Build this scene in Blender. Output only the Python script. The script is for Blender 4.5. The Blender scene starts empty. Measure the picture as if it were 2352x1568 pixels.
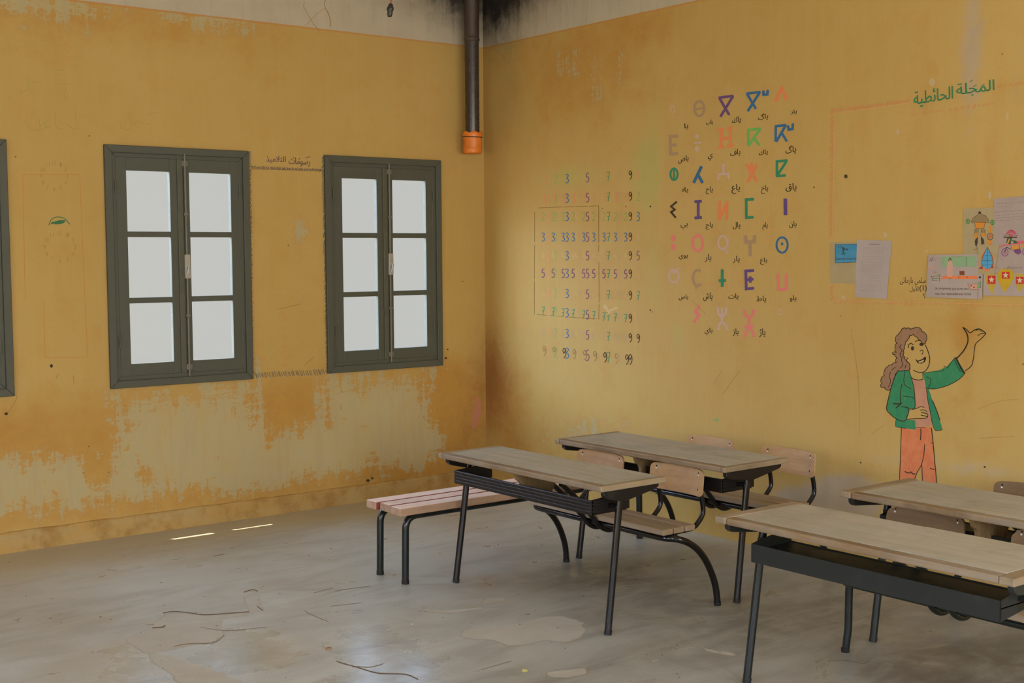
import bpy, bmesh, math, random
import numpy as np
from mathutils import Vector, Matrix
from mathutils.geometry import tessellate_polygon
random.seed(7)
C = bpy.context
S = C.scene
COL = S.collection

# ------------------------------------------------------------------ camera
F_PX, YAW, PITCH, ROLL = 2927.1563, 0.66040, -0.06812, -0.00662
CAM = np.array([-5.6062, -7.5390, 1.70])
def cam_axes():
    cy, sy = math.cos(YAW), math.sin(YAW); cp, sp = math.cos(PITCH), math.sin(PITCH)
    w = np.array([sy*cp, cy*cp, sp]); r = np.array([cy, -sy, 0.0]); u = np.cross(r, w)
    cr, sr = math.cos(ROLL), math.sin(ROLL)
    return cr*r + sr*u, -sr*r + cr*u, w
CR, CU, CW = cam_axes()
cd = bpy.data.cameras.new('camera'); cam = bpy.data.objects.new('camera', cd); COL.objects.link(cam)
cd.sensor_width = 36.0; cd.lens = F_PX*36.0/2352.0; cd.clip_start = 0.05; cd.clip_end = 200
M = Matrix.Identity(4)
for i in range(3):
    M[i][0], M[i][1], M[i][2], M[i][3] = CR[i], CU[i], -CW[i], CAM[i]
cam.matrix_world = M
S.camera = cam

# ------------------------------------------------------------------ world (bright hazy horizon, bluer and brighter higher up), sun, daylight
S.view_settings.view_transform = 'Standard'; S.view_settings.look = 'None'
S.view_settings.gamma = 1.0; S.view_settings.use_curve_mapping = False
S.view_settings.exposure = 0.20
SKY_SIDE_BOOST = 10.0
W = bpy.data.worlds.new('sky'); S.world = W; W.use_nodes = True
wt = W.node_tree; wt.nodes.clear()
wo = wt.nodes.new('ShaderNodeOutputWorld'); wb = wt.nodes.new('ShaderNodeBackground')
wc = wt.nodes.new('ShaderNodeTexCoord'); ws = wt.nodes.new('ShaderNodeSeparateXYZ')
wm = wt.nodes.new('ShaderNodeMapRange'); wm.inputs[1].default_value = -1; wm.inputs[2].default_value = 1
wr = wt.nodes.new('ShaderNodeValToRGB')
els = wr.color_ramp.elements
els[0].position = 0.0; els[0].color = (0.42, 0.38, 0.32, 1)
els[1].position = 1.0; els[1].color = (0.65, 0.95, 1.60, 1)
for pos, colr in ((0.42, (0.40, 0.38, 0.34, 1)), (0.44, (0.505, 0.505, 0.492, 1)), (0.56, (0.505, 0.505, 0.492, 1)),
                  (0.63, (1.25, 1.65, 2.45, 1)), (0.75, (1.10, 1.50, 2.20, 1))):
    e = els.new(pos); e.color = colr
wt.links.new(wc.outputs['Generated'], ws.inputs[0]); wt.links.new(ws.outputs[2], wm.inputs[0])
# the sky is much brighter over to the -x side, a boost added out of view to light the right wall
wg = wt.nodes.new('ShaderNodeMapRange'); wg.interpolation_type = 'SMOOTHSTEP'
wg.inputs[1].default_value = 0.05; wg.inputs[2].default_value = -0.50; wg.inputs[3].default_value = 1.0; wg.inputs[4].default_value = SKY_SIDE_BOOST
wt.links.new(ws.outputs[0], wg.inputs[0]); wt.links.new(wg.outputs[0], wb.inputs[1])
wt.links.new(wm.outputs[0], wr.inputs[0]); wt.links.new(wr.outputs[0], wb.inputs[0]); wt.links.new(wb.outputs[0], wo.inputs[0])

sd = bpy.data.lights.new('sun', 'SUN'); sd.energy = 9.0; sd.angle = 0.003; sd.color = (1, .95, .85)
sun = bpy.data.objects.new('sun', sd); COL.objects.link(sun)
sun.rotation_euler = Vector((0.10, -0.26, -1.047)).to_track_quat('-Z', 'Y').to_euler()

def daylight(name, loc, aim, sx, sz, power, colr=(1, .97, .92)):
    l = bpy.data.lights.new(name, 'AREA'); l.shape = 'RECTANGLE'; l.size = sx; l.size_y = sz; l.energy = power; l.color = colr
    o = bpy.data.objects.new(name, l); COL.objects.link(o); o.location = loc
    o.rotation_euler = Vector(aim).to_track_quat('-Z', 'Z' if abs(aim[2]) < .9 else 'Y').to_euler()
    return o
# daylight coming in through the openings in the two walls behind the camera
ROOM_X, ROOM_Y, ROOM_Z = -8.2, -9.6, 3.9
BACK_OPEN = [(-7.4, -6.3), (-4.6, -3.5), (-1.9, -0.8)]
for i, (a, b) in enumerate(BACK_OPEN):
    daylight('daylight_back_window', ((a+b)/2, ROOM_Y-.02, 1.75), (0, 1, 0), b-a, 1.6, 74)
SIDE_OPEN = [(-7.6, -6.5), (-4.2, -3.1)]
for (a, b) in SIDE_OPEN:
    daylight('daylight_side_opening', (ROOM_X-.02, (a+b)/2, 1.45), (1, 0, 0), b-a, 2.2, 20)

# ------------------------------------------------------------------ pixel rays of the photograph to points on real planes
def _ray(x, y): return (x-1176.0)/F_PX*CR - (y-784.0)/F_PX*CU + CW
def at_left(x, y, off=0.0):
    d = _ray(x, y); t = (0-CAM[1])/d[1]; q = CAM + t*d; return Vector((q[0], -off, q[2]))
def at_right(x, y, off=0.0):
    d = _ray(x, y); t = (0-CAM[0])/d[0]; q = CAM + t*d; return Vector((-off, q[1], q[2]))
def at_floor(x, y, off=0.0):
    d = _ray(x, y); t = (0-CAM[2])/d[2]; q = CAM + t*d; return Vector((q[0], q[1], off))

# ------------------------------------------------------------------ material helpers
def lin(c):
    c = c/255.0
    return c/12.92 if c <= .04045 else ((c+.055)/1.055)**2.4
LIGHT = (0.80, 0.76, 0.70)      # how bright a white thing stands in this room
LIGHT_H = (0.68, 0.57, 0.47)    # the same for level surfaces, lit more by what the ochre walls throw back
def rgb(r, g, b, k=1.0):
    return tuple(min(.95, lin(v)/LIGHT[i]*k) for i, v in enumerate((r, g, b))) + (1.0,)
def hrgb(r, g, b, k=1.0):
    return tuple(min(.95, lin(v)/LIGHT_H[i]*k) for i, v in enumerate((r, g, b))) + (1.0,)

class NT:
    def __init__(s, name):
        s.m = bpy.data.materials.new(name); s.m.use_nodes = True; s.t = s.m.node_tree; s.t.nodes.clear()
        s.out = s.n('ShaderNodeOutputMaterial'); s.b = s.n('ShaderNodeBsdfPrincipled'); s.l(s.b.outputs[0], s.out.inputs[0])
        s.tc = None
    def n(s, typ, **kw):
        o = s.t.nodes.new(typ)
        for k, v in kw.items(): setattr(o, k, v)
        return o
    def l(s, a, b): s.t.links.new(a, b)
    def setin(s, node, i, v):
        if hasattr(v, 'is_output') or isinstance(v, bpy.types.NodeSocket): s.l(v, node.inputs[i])
        else: node.inputs[i].default_value = v
    def co(s, scale=None, rnd=False):
        if s.tc is None: s.tc = s.n('ShaderNodeTexCoord')
        v = s.tc.outputs['Object']
        if rnd:
            oi = s.n('ShaderNodeObjectInfo'); vm = s.n('ShaderNodeVectorMath', operation='ADD'); s.l(v, vm.inputs[0])
            mm = s.n('ShaderNodeMath', operation='MULTIPLY'); s.l(oi.outputs['Random'], mm.inputs[0]); mm.inputs[1].default_value = 37.0
            s.l(mm.outputs[0], vm.inputs[1]); v = vm.outputs[0]
        if scale:
            mp = s.n('ShaderNodeMapping'); mp.inputs['Scale'].default_value = scale; s.l(v, mp.inputs['Vector']); v = mp.outputs[0]
        return v
    def noise(s, scale, detail=5, rough=.6, vec=None, dist=0.0):
        o = s.n('ShaderNodeTexNoise'); o.inputs['Scale'].default_value = scale; o.inputs['Detail'].default_value = detail
        o.inputs['Roughness'].default_value = rough; o.inputs['Distortion'].default_value = dist
        s.l(vec if vec is not None else s.co(), o.inputs['Vector']); return o.outputs[0]
    def math(s, op, a, b=0.0, c=None, clamp=False):
        o = s.n('ShaderNodeMath', operation=op); o.use_clamp = clamp; s.setin(o, 0, a); s.setin(o, 1, b)
        if c is not None: s.setin(o, 2, c)
        return o.outputs[0]
    def step(s, v, lo, hi, a=0.0, b=1.0):
        o = s.n('ShaderNodeMapRange', interpolation_type='SMOOTHSTEP'); s.setin(o, 0, v)
        o.inputs[1].default_value = lo; o.inputs[2].default_value = hi; o.inputs[3].default_value = a; o.inputs[4].default_value = b
        return o.outputs[0]
    def mix(s, f, a, b, mode='MIX'):
        o = s.n('ShaderNodeMix', data_type='RGBA', blend_type=mode); s.setin(o, 0, f); s.setin(o, 6, a); s.setin(o, 7, b); return o.outputs[2]
    def bump(s, h, strength=.3, dist=.01):
        o = s.n('ShaderNodeBump'); o.inputs['Strength'].default_value = strength; o.inputs['Distance'].default_value = dist
        s.l(h, o.inputs['Height']); s.l(o.outputs[0], s.b.inputs['Normal'])
    def fin(s, color, rough=.6, metal=0.0, spec=.5):
        s.setin(s.b, 'Base Color', color); s.setin(s.b, 'Roughness', rough); s.setin(s.b, 'Metallic', metal)
        s.setin(s.b, 'Specular IOR Level', spec); return s.m

PAINTS = {}
def paint(r, g, b, k=1.0):
    key = (r, g, b, k)
    if key not in PAINTS:
        t = NT('paint_%d_%d_%d' % (r, g, b)); c = rgb(r, g, b, k)
        n = t.step(t.noise(55, 4, .7), .35, .7)
        PAINTS[key] = t.fin(t.mix(t.math('MULTIPLY', n, .35), c, rgb(min(255, r*.6+.4*172), min(255, g*.6+.4*136), min(255, b*.6+.4*72), k)), .8, 0, .2)
    return PAINTS[key]

def wall_material(name):
    t = NT(name); co = t.co()
    at = t.n('ShaderNodeAttribute', attribute_name='wear_tone'); sp = t.n('ShaderNodeSeparateColor'); t.l(at.outputs['Color'], sp.inputs[0])
    peel, soot_dark, plaster, green = sp.outputs[0], sp.outputs[1], sp.outputs[2], at.outputs['Alpha']
    big = t.noise(.8, 4, .55); mid = t.noise(5, 7, .65); fine = t.noise(38, 5, .7)
    vst = t.noise(1.0, 7, .7, t.co((16, 16, 1.3))); rag = t.noise(8, 10, .74, None, .8); fleck = t.noise(46, 6, .75); hst = t.noise(1.0, 6, .7, t.co((5, 5, 30)))
    at2 = t.n('ShaderNodeAttribute', attribute_name='tint'); sp2 = t.n('ShaderNodeSeparateColor'); t.l(at2.outputs['Color'], sp2.inputs[0]); orange, rust = sp2.outputs[0], sp2.outputs[1]
    base = t.mix(t.step(big, .3, .7), rgb(172, 139, 75), rgb(176, 144, 80))
    base = t.mix(t.math('MULTIPLY', t.step(mid, .45, .75), .5), base, rgb(172, 130, 62))
    base = t.mix(t.math('MULTIPLY', t.step(vst, .45, .75), .5), base, rgb(182, 146, 84))
    base = t.mix(t.math('MULTIPLY', t.step(fine, .55, .8), .22), base, rgb(158, 120, 60))
    base = t.mix(t.math('MULTIPLY', t.step(t.math('ADD', orange, t.math('MULTIPLY', t.math('SUBTRACT', mid, .5), 9e-1)), .1, 1.0), .72), base, t.mix(t.step(rag, .35, .65), rgb(168, 120, 46), rgb(160, 112, 44)))
    base = t.mix(t.math('MULTIPLY', t.step(t.math('ADD', rust, t.math('MULTIPLY', t.math('SUBTRACT', rag, .5), .9)), .15, 1.0), .8), base, rgb(142, 90, 42))
    # green chalk scrub
    base = t.mix(t.math('MULTIPLY', t.step(t.math('ADD', green, t.math('MULTIPLY', t.math('SUBTRACT', mid, .5), .8)), .25, .95), .45), base, rgb(150, 158, 84))
    # peeled layer under the ochre coat
    cream = t.mix(t.step(mid, .35, .7), rgb(166, 152, 112), rgb(170, 150, 102))
    cream = t.mix(t.math('MULTIPLY', t.step(vst, .45, .7), .55), cream, rgb(156, 140, 106))
    v = t.math('ADD', peel, t.math('MULTIPLY', t.math('SUBTRACT', rag, .5), .85)); v = t.math('ADD', v, t.math('MULTIPLY', t.math('SUBTRACT', vst, .5), 1.15))
    v = t.math('ADD', v, t.math('MULTIPLY', t.math('SUBTRACT', fleck, .5), .75)); v = t.math('ADD', v, t.math('MULTIPLY', t.math('SUBTRACT', hst, .5), .65))
    pm = t.step(v, .46, .60)
    edge = t.math('MULTIPLY', t.step(v, .30, .47), t.math('SUBTRACT', 1.0, pm))
    base = t.mix(t.math('MULTIPLY', edge, .25), base, rgb(168, 118, 48))
    base = t.mix(t.math('MULTIPLY', pm, .88), base, cream)
    # bare grey plaster, damp bloom
    pv = t.math('ADD', plaster, t.math('MULTIPLY', t.math('SUBTRACT', rag, .5), .7))
    base = t.mix(t.math('MULTIPLY', t.step(pv, .35, .75), .8), base, t.mix(t.step(mid, .3, .7), rgb(166, 148, 118), rgb(158, 140, 118)))
    # unpainted band over the painted line
    sz = t.n('ShaderNodeSeparateXYZ'); t.l(co, sz.inputs[0])
    zz = t.math('ADD', sz.outputs[2], t.math('MULTIPLY', t.math('SUBTRACT', fine, .5), .012))
    band = t.step(zz, 3.199, 3.205); line = t.math('MULTIPLY', t.step(zz, 3.188, 3.194), t.math('SUBTRACT', 1.0, band))
    base = t.mix(t.math('MULTIPLY', line, .6), base, rgb(176, 116, 56))
    grey = t.mix(t.step(mid, .3, .7), rgb(174, 160, 134), rgb(166, 152, 126))
    grey = t.mix(t.math('MULTIPLY', t.step(vst, .5, .75), .5), grey, rgb(144, 128, 106))
    base = t.mix(band, base, grey)
    # sooty pipe corner, brown grime, and a darker tone low in the corner
    sv = t.math('ADD', soot_dark, t.math('MULTIPLY', t.math('SUBTRACT', rag, .5), t.math('MULTIPLY', soot_dark, 1.3))); sv = t.math('ADD', sv, t.math('MULTIPLY', t.math('SUBTRACT', vst, .5), soot_dark))
    base = t.mix(t.step(sv, .0, 1.05), base, rgb(38, 34, 30))
    t.bump(t.math('ADD', t.math('MULTIPLY', mid, .6), t.math('ADD', t.math('MULTIPLY', fine, .35), t.math('MULTIPLY', pm, -.35))), .35, .006)
    return t.fin(base, t.step(pm, 0, 1, .62, .85), 0, .25)

def floor_material():
    t = NT('worn_concrete')
    at = t.n('ShaderNodeAttribute', attribute_name='wear_tone'); sp = t.n('ShaderNodeSeparateColor'); t.l(at.outputs['Color'], sp.inputs[0])
    tan, gloss, dark, dust = sp.outputs[0], sp.outputs[1], sp.outputs[2], at.outputs['Alpha']
    big = t.noise(.9, 5, .6); mid = t.noise(4.5, 7, .65, None, .5); fine = t.noise(45, 5, .7); sw = t.noise(1.4, 6, .65, t.co((1.0, 3.2, 1)), 1.2)
    base = t.mix(t.step(mid, .3, .7), hrgb(146, 133, 112), hrgb(158, 145, 124))
    base = t.mix(t.math('MULTIPLY', t.step(sw, .42, .72), .6), base, hrgb(126, 112, 92))
    dv = t.math('ADD', dust, t.math('MULTIPLY', t.math('SUBTRACT', mid, .5), .9))
    dm = t.step(dv, .3, .8); base = t.mix(t.math('MULTIPLY', dm, .75), base, t.mix(t.step(big, .3, .7), hrgb(160, 136, 98), hrgb(152, 132, 102)))
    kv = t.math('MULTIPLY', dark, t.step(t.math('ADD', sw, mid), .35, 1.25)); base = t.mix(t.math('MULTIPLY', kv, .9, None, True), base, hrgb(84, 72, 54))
    tv = t.math('ADD', tan, t.math('ADD', t.math('MULTIPLY', t.math('SUBTRACT', mid, .5), .6), t.math('MULTIPLY', t.math('SUBTRACT', t.noise(17, 6, .7), .5), .5))); tm = t.step(tv, .45, .56)
    te = t.math('MULTIPLY', t.step(tv, .40, .47), t.math('SUBTRACT', 1.0, tm))
    base = t.mix(t.math('MULTIPLY', te, .35), base, hrgb(112, 92, 68))
    base = t.mix(t.math('MULTIPLY', tm, .75), base, t.mix(t.step(mid, .35, .65), hrgb(156, 138, 112), hrgb(148, 128, 102)))
    base = t.mix(t.math('MULTIPLY', t.step(fine, .6, .8), .15), base, hrgb(105, 92, 72))
    ro = t.step(t.math('ADD', mid, t.math('MULTIPLY', gloss, -.35)), .15, .62, .16, .46)
    ro = t.math('ADD', ro, t.math('MULTIPLY', t.math('MAXIMUM', tm, t.math('MULTIPLY', dm, .55)), .42), None, True)
    t.bump(t.math('ADD', t.math('MULTIPLY', mid, .8), t.math('ADD', t.math('MULTIPLY', fine, .12), t.math('MULTIPLY', tm, -.4))), .28, .012)
    return t.fin(base, ro, 0, .6)

def wood(name, c1, c2, c3, axis=1, rough=.6, scale=1.0, dust=0.0, spec=.35, dirt=.3):
    t = NT(name); sc = [22*scale, 22*scale, 22*scale]; sc[axis] = 1.6*scale
    g = t.noise(1.0, 7, .65, t.co(tuple(sc), True), .4); b = t.noise(5, 5, .6, t.co(None, True)); f = t.noise(60, 4, .7, t.co(None, True))
    c = t.mix(t.step(g, .3, .7), c1, c2)
    c = t.mix(t.math('MULTIPLY', t.step(b, .5, .8), .6), c, c3)
    c = t.mix(t.math('MULTIPLY', t.step(f, .55, .8), .25), c, tuple(v*.55 for v in c3[:3])+(1,))
    d = t.noise(3.2, 8, .7, t.co(None, True), 1.0); c = t.mix(t.math('MULTIPLY', t.step(d, .44, .74), dirt), c, tuple(v*.42 for v in c3[:3])+(1,))
    if dust:
        e = t.noise(1.0, 5, .75, t.co((70, 4, 4) if axis == 1 else (4, 70, 4), True)); c = t.mix(t.math('MULTIPLY', t.step(e, .60, .74), dust), c, tuple(v*.45 for v in c3[:3])+(1,))
        h = t.noise(1.6, 6, .7, t.co(None, True), .6); c = t.mix(t.math('MULTIPLY', t.step(h, .38, .68), dust), c, hrgb(146, 134, 114))
    t.bump(g, .25, .003); return t.fin(c, rough, 0, spec)

def metal_paint(name, c, c2, rough=.32, spec=.6, worn=.25, bump=.06):
    t = NT(name); a = t.noise(9, 6, .7, t.co(None, True)); b = t.noise(60, 4, .7, t.co(None, True))
    col = t.mix(t.math('MULTIPLY', t.step(a, .5, .78), worn), c, c2)
    (t.bump(b, bump, .002) if bump else None); return t.fin(col, t.step(a, .45, .8, rough, rough+(.25 if bump else .12)), 0, spec)

M_WALL = wall_material('ochre_limewash')
M_FLOOR = floor_material()
tt = NT('white_ceiling'); M_CEIL = tt.fin(tt.mix(tt.step(tt.noise(2), .3, .7), (.72, .69, .62, 1), (.66, .62, .54, 1)), .9)
tt = NT('far_wall'); M_FAR = tt.fin(tt.mix(tt.step(tt.noise(1.5), .3, .7), rgb(176, 140, 74), rgb(170, 132, 66)), .8)
tt = NT('skirting_ochre'); _a = tt.noise(7, 6, .7); _b = tt.noise(1.0, 6, .7, tt.co((2.2, 12, 12)))
M_SKIRT = tt.fin(tt.mix(tt.step(_a, .4, .72), tt.mix(tt.step(_b, .35, .7), rgb(170, 134, 74), rgb(166, 140, 90)), rgb(146, 110, 58)), .8, 0, .2); tt.bump(_a, .3, .004)
M_FRAME = metal_paint('grey_green_paint', rgb(73, 73, 60), rgb(90, 88, 74), .5, .4, .5)
M_FRAME2 = metal_paint('grey_green_paint_edge', rgb(78, 76, 60), rgb(60, 58, 46), .5, .4, .5)
M_IRON = metal_paint('painted_iron', rgb(96, 92, 78), rgb(120, 112, 94), .4, .5, .7)
M_LOCK = metal_paint('pale_lock_metal', rgb(150, 142, 126), rgb(110, 96, 80), .4, .5, .6)
M_BLACK = metal_paint('black_enamel', rgb(14, 12, 11), rgb(40, 33, 28), .16, .5, .35, 0)
M_BLACKG = metal_paint('dark_green_enamel', rgb(20, 24, 20), rgb(40, 42, 36), .20, .45, .4, 0)
M_TRAYBLACK = metal_paint('dull_black_tray', rgb(22, 18, 16), rgb(44, 36, 32), .36, .4, .6)
M_TRAYGREEN = metal_paint('dull_green_tray', rgb(34, 35, 30), rgb(54, 52, 44), .5, .25, .6)
M_TOP = wood('dusty_desk_wood', hrgb(152, 135, 110), hrgb(138, 119, 92), hrgb(160, 144, 122), 1, .62, 1.0, .6, .3, .6)
M_TOPEDGE = wood('worn_shaded_desk_edge', hrgb(118, 88, 56), hrgb(90, 64, 38), hrgb(138, 108, 74), 1, .55, 1.0, .25, .35, .75)  # worn wood, colour also darkened for the rail's less-lit upright side
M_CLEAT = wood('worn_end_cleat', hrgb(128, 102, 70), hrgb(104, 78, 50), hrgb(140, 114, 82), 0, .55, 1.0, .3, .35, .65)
M_PLY = wood('varnished_plywood', rgb(176, 138, 94, 1.0), rgb(160, 120, 76, 1.0), rgb(140, 104, 66, 1.0), 1, .42, 1.0, 0, .5)
M_PLYD = wood('worn_dark_plywood', hrgb(112, 82, 52), hrgb(96, 70, 44), hrgb(124, 94, 62), 1, .6)
M_SLAT = wood('seat_slat_wood', hrgb(138, 112, 84), hrgb(120, 94, 66), hrgb(146, 120, 96), 1, .5)
M_BRACE = wood('raw_brace_wood', rgb(116, 92, 58), rgb(98, 76, 46), rgb(126, 104, 70), 2, .7)
M_PINK = wood('pink_worn_slat', hrgb(206, 176, 152), hrgb(198, 160, 138), hrgb(186, 148, 120), 0, .65, 1.0, 0, .2)
M_PINKSIDE = wood('pink_slat_side', hrgb(152, 116, 86), hrgb(130, 94, 66), hrgb(156, 114, 88), 0, .7, 1.0, 0, .2, .5)
M_PINKGAP = wood('red_slat_flank', hrgb(124, 58, 48), hrgb(104, 46, 38), hrgb(120, 66, 50), 0, .7, 1.0, 0, .2, .5)
M_SCREW = metal_paint('screw_steel', rgb(205, 200, 190), rgb(150, 140, 130), .25, .8, .4)
M_RUBBER = metal_paint('foot_cap', rgb(30, 27, 24), rgb(60, 54, 46), .6, .3, .4)
tt = NT('window_glass'); tt.t.nodes.remove(tt.b)
_tr = tt.n('ShaderNodeBsdfTransparent'); _tr.inputs[0].default_value = (.97, .98, .97, 1); _gl = tt.n('ShaderNodeBsdfGlossy'); _gl.inputs['Roughness'].default_value = .05
_lw = tt.n('ShaderNodeLayerWeight'); _lw.inputs[0].default_value = .5; _fr = tt.n('ShaderNodeMath', operation='MULTIPLY_ADD'); tt.l(tt.math('POWER', _lw.outputs['Facing'], 5.0), _fr.inputs[0]); _fr.inputs[1].default_value = .45; _fr.inputs[2].default_value = .02; _mx = tt.n('ShaderNodeMixShader')
tt.l(_fr.outputs[0], _mx.inputs[0]); tt.l(_tr.outputs[0], _mx.inputs[1]); tt.l(_gl.outputs[0], _mx.inputs[2]); tt.l(_mx.outputs[0], tt.out.inputs[0])
M_GLASS = tt.m

# ------------------------------------------------------------------ mesh helpers
class MB:
    def __init__(s): s.v = []; s.f = []; s.sm = []; s.mi = []
    def add(s, vs, fs, smooth=False, mi=0):
        o = len(s.v); s.v += [tuple(v) for v in vs]
        for f in fs: s.f.append(tuple(i+o for i in f)); s.sm.append(smooth); s.mi.append(mi)
    def box(s, lo, hi, bev=0.0, mi=0):
        bm = bmesh.new(); bmesh.ops.create_cube(bm, size=1)
        for v in bm.verts: v.co = Vector([(lo[k]+hi[k])/2 + v.co[k]*(hi[k]-lo[k]) for k in range(3)])
        if bev: bmesh.ops.bevel(bm, geom=bm.edges[:], offset=bev, segments=2, affect='EDGES', profile=.5)
        bm.verts.index_update(); s.add([v.co for v in bm.verts], [[v.index for v in f.verts] for f in bm.faces], False, mi); bm.free()
    def prism(s, poly, axis, a, b, bev=0.0, mi=0):
        # poly: 2D points in the two other axes (in xyz order), extruded along axis from a to b
        bm = bmesh.new(); lo = []
        def P(p, t):
            q = [0, 0, 0]; k = [i for i in range(3) if i != axis]; q[k[0]], q[k[1]], q[axis] = p[0], p[1], t; return q
        va = [bm.verts.new(P(p, a)) for p in poly]; vb = [bm.verts.new(P(p, b)) for p in poly]; n = len(poly)
        bm.faces.new(va); bm.faces.new(vb[::-1])
        for i in range(n): bm.faces.new((va[i], vb[i], vb[(i+1) % n], va[(i+1) % n]))
        bmesh.ops.recalc_face_normals(bm, faces=bm.faces[:])
        if bev:
            bmesh.ops.bevel(bm, geom=bm.edges[:], offset=bev, segments=1, affect='EDGES')
        bm.verts.index_update(); s.add([v.co for v in bm.verts], [[v.index for v in f.verts] for f in bm.faces], False, mi); bm.free()
    def tube(s, path, r, n=12, cap=True, mi=0):
        P = [Vector(p) for p in path]; R = r if isinstance(r, (list, tuple)) else [r]*len(P)
        T = []
        for i in range(len(P)):
            a = P[max(0, i-1)]; b = P[min(len(P)-1, i+1)]; T.append((b-a).normalized())
        up = Vector((0, 0, 1)) if abs(T[0].z) < .9 else Vector((1, 0, 0)); N = T[0].cross(up).normalized(); vs = []
        for i in range(len(P)):
            if i: N = (N - T[i]*N.dot(T[i])).normalized()
            B = T[i].cross(N)
            for k in range(n):
                a = 2*math.pi*k/n; vs.append(P[i] + (N*math.cos(a)+B*math.sin(a))*R[i])
        fs = [(i*n+k, i*n+(k+1) % n, (i+1)*n+(k+1) % n, (i+1)*n+k) for i in range(len(P)-1) for k in range(n)]
        s.add(vs, fs, True, mi)
        if cap: s.add(vs[:n], [tuple(range(n))[::-1]], False, mi); s.add(vs[-n:], [tuple(range(n))], False, mi)
    def lathe(s, prof, c, n=24, mi=0, smooth=True):
        vs = []; 
        for (r, z) in prof:
            for k in range(n): a = 2*math.pi*k/n; vs.append((c[0]+r*math.cos(a), c[1]+r*math.sin(a), c[2]+z))
        fs = [(i*n+k, i*n+(k+1) % n, (i+1)*n+(k+1) % n, (i+1)*n+k) for i in range(len(prof)-1) for k in range(n)]
        s.add(vs, fs, smooth, mi)
    def build(s, name, mats, parent=None, loc=None):
        me = bpy.data.meshes.new(name); me.from_pydata(s.v, [], s.f); me.update()
        for m in (mats if isinstance(mats, (list, tuple)) else [mats]): me.materials.append(m)
        me.polygons.foreach_set('use_smooth', s.sm); me.polygons.foreach_set('material_index', s.mi)
        bm = bmesh.new(); bm.from_mesh(me); bmesh.ops.recalc_face_normals(bm, faces=bm.faces[:]); bm.to_mesh(me); bm.free()
        o = bpy.data.objects.new(name, me); COL.objects.link(o)
        if parent: o.parent = parent
        if loc: o.location = loc
        return o

def fillet(pts, rad, n=6):
    P = [Vector(p) for p in pts]; out = [P[0]]
    for i in range(1, len(P)-1):
        r = rad[i] if isinstance(rad, (list, tuple)) else rad
        a = (P[i-1]-P[i]); b = (P[i+1]-P[i]); d = min(r, a.length*.49, b.length*.49); A = P[i]+a.normalized()*d; B = P[i]+b.normalized()*d
        for k in range(n+1):
            t = k/n; out.append(A*(1-t)**2 + P[i]*2*t*(1-t) + B*t*t)
    out.append(P[-1]); return out
def spline(pts, n=6):
    P = [Vector(p) for p in pts]; out = []
    for i in range(len(P)-1):
        p0 = P[max(0, i-1)]; p1 = P[i]; p2 = P[i+1]; p3 = P[min(len(P)-1, i+2)]
        for k in range(n):
            t = k/n; out.append(.5*((2*p1)+(p2-p0)*t+(2*p0-5*p1+4*p2-p3)*t*t+(3*p1-p0-3*p2+p3)*t**3))
    out.append(P[-1]); return out
def empty(name, loc=(0, 0, 0), rz=0.0):
    o = bpy.data.objects.new(name, None); COL.objects.link(o); o.location = loc; o.rotation_euler = (0, 0, rz); o.empty_display_size = .1; return o
def tag(o, label=None, cat=None, group=None, kind=None):
    if label: o['label'] = label
    if cat: o['category'] = cat
    if group: o['group'] = group
    if kind: o['kind'] = kind
    return o
def copy_tree(o, parent=None):
    c = o.copy(); COL.objects.link(c)
    if parent: c.parent = parent
    for ch in list(o.children): copy_tree(ch, c)
    return c

# ------------------------------------------------------------------ worn and toned surface maps on the wall and floor grids (numpy)
def poly_sd(px, pz, poly):
    """signed distance, positive inside"""
    d = np.full(px.shape, 1e9); ins = np.zeros(px.shape, bool); n = len(poly)
    for i in range(n):
        x1, y1 = poly[i]; x2, y2 = poly[(i+1) % n]; ex, ey = x2-x1, y2-y1; L = ex*ex+ey*ey+1e-12
        t = np.clip(((px-x1)*ex+(pz-y1)*ey)/L, 0, 1); d = np.minimum(d, np.hypot(px-(x1+t*ex), pz-(y1+t*ey)))
        c = ((y1 > pz) != (y2 > pz)) & (px < (x2-x1)*(pz-y1)/((y2-y1) if abs(y2-y1) > 1e-9 else 1e-9)+x1); ins ^= c
    return np.where(ins, d, -d)
def soft(sd, w): return np.clip(.5+sd/(2*w), 0, 1)
def blob(px, pz, c, rx, rz): return np.exp(-(((px-c[0])/rx)**2+((pz-c[1])/rz)**2))

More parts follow.
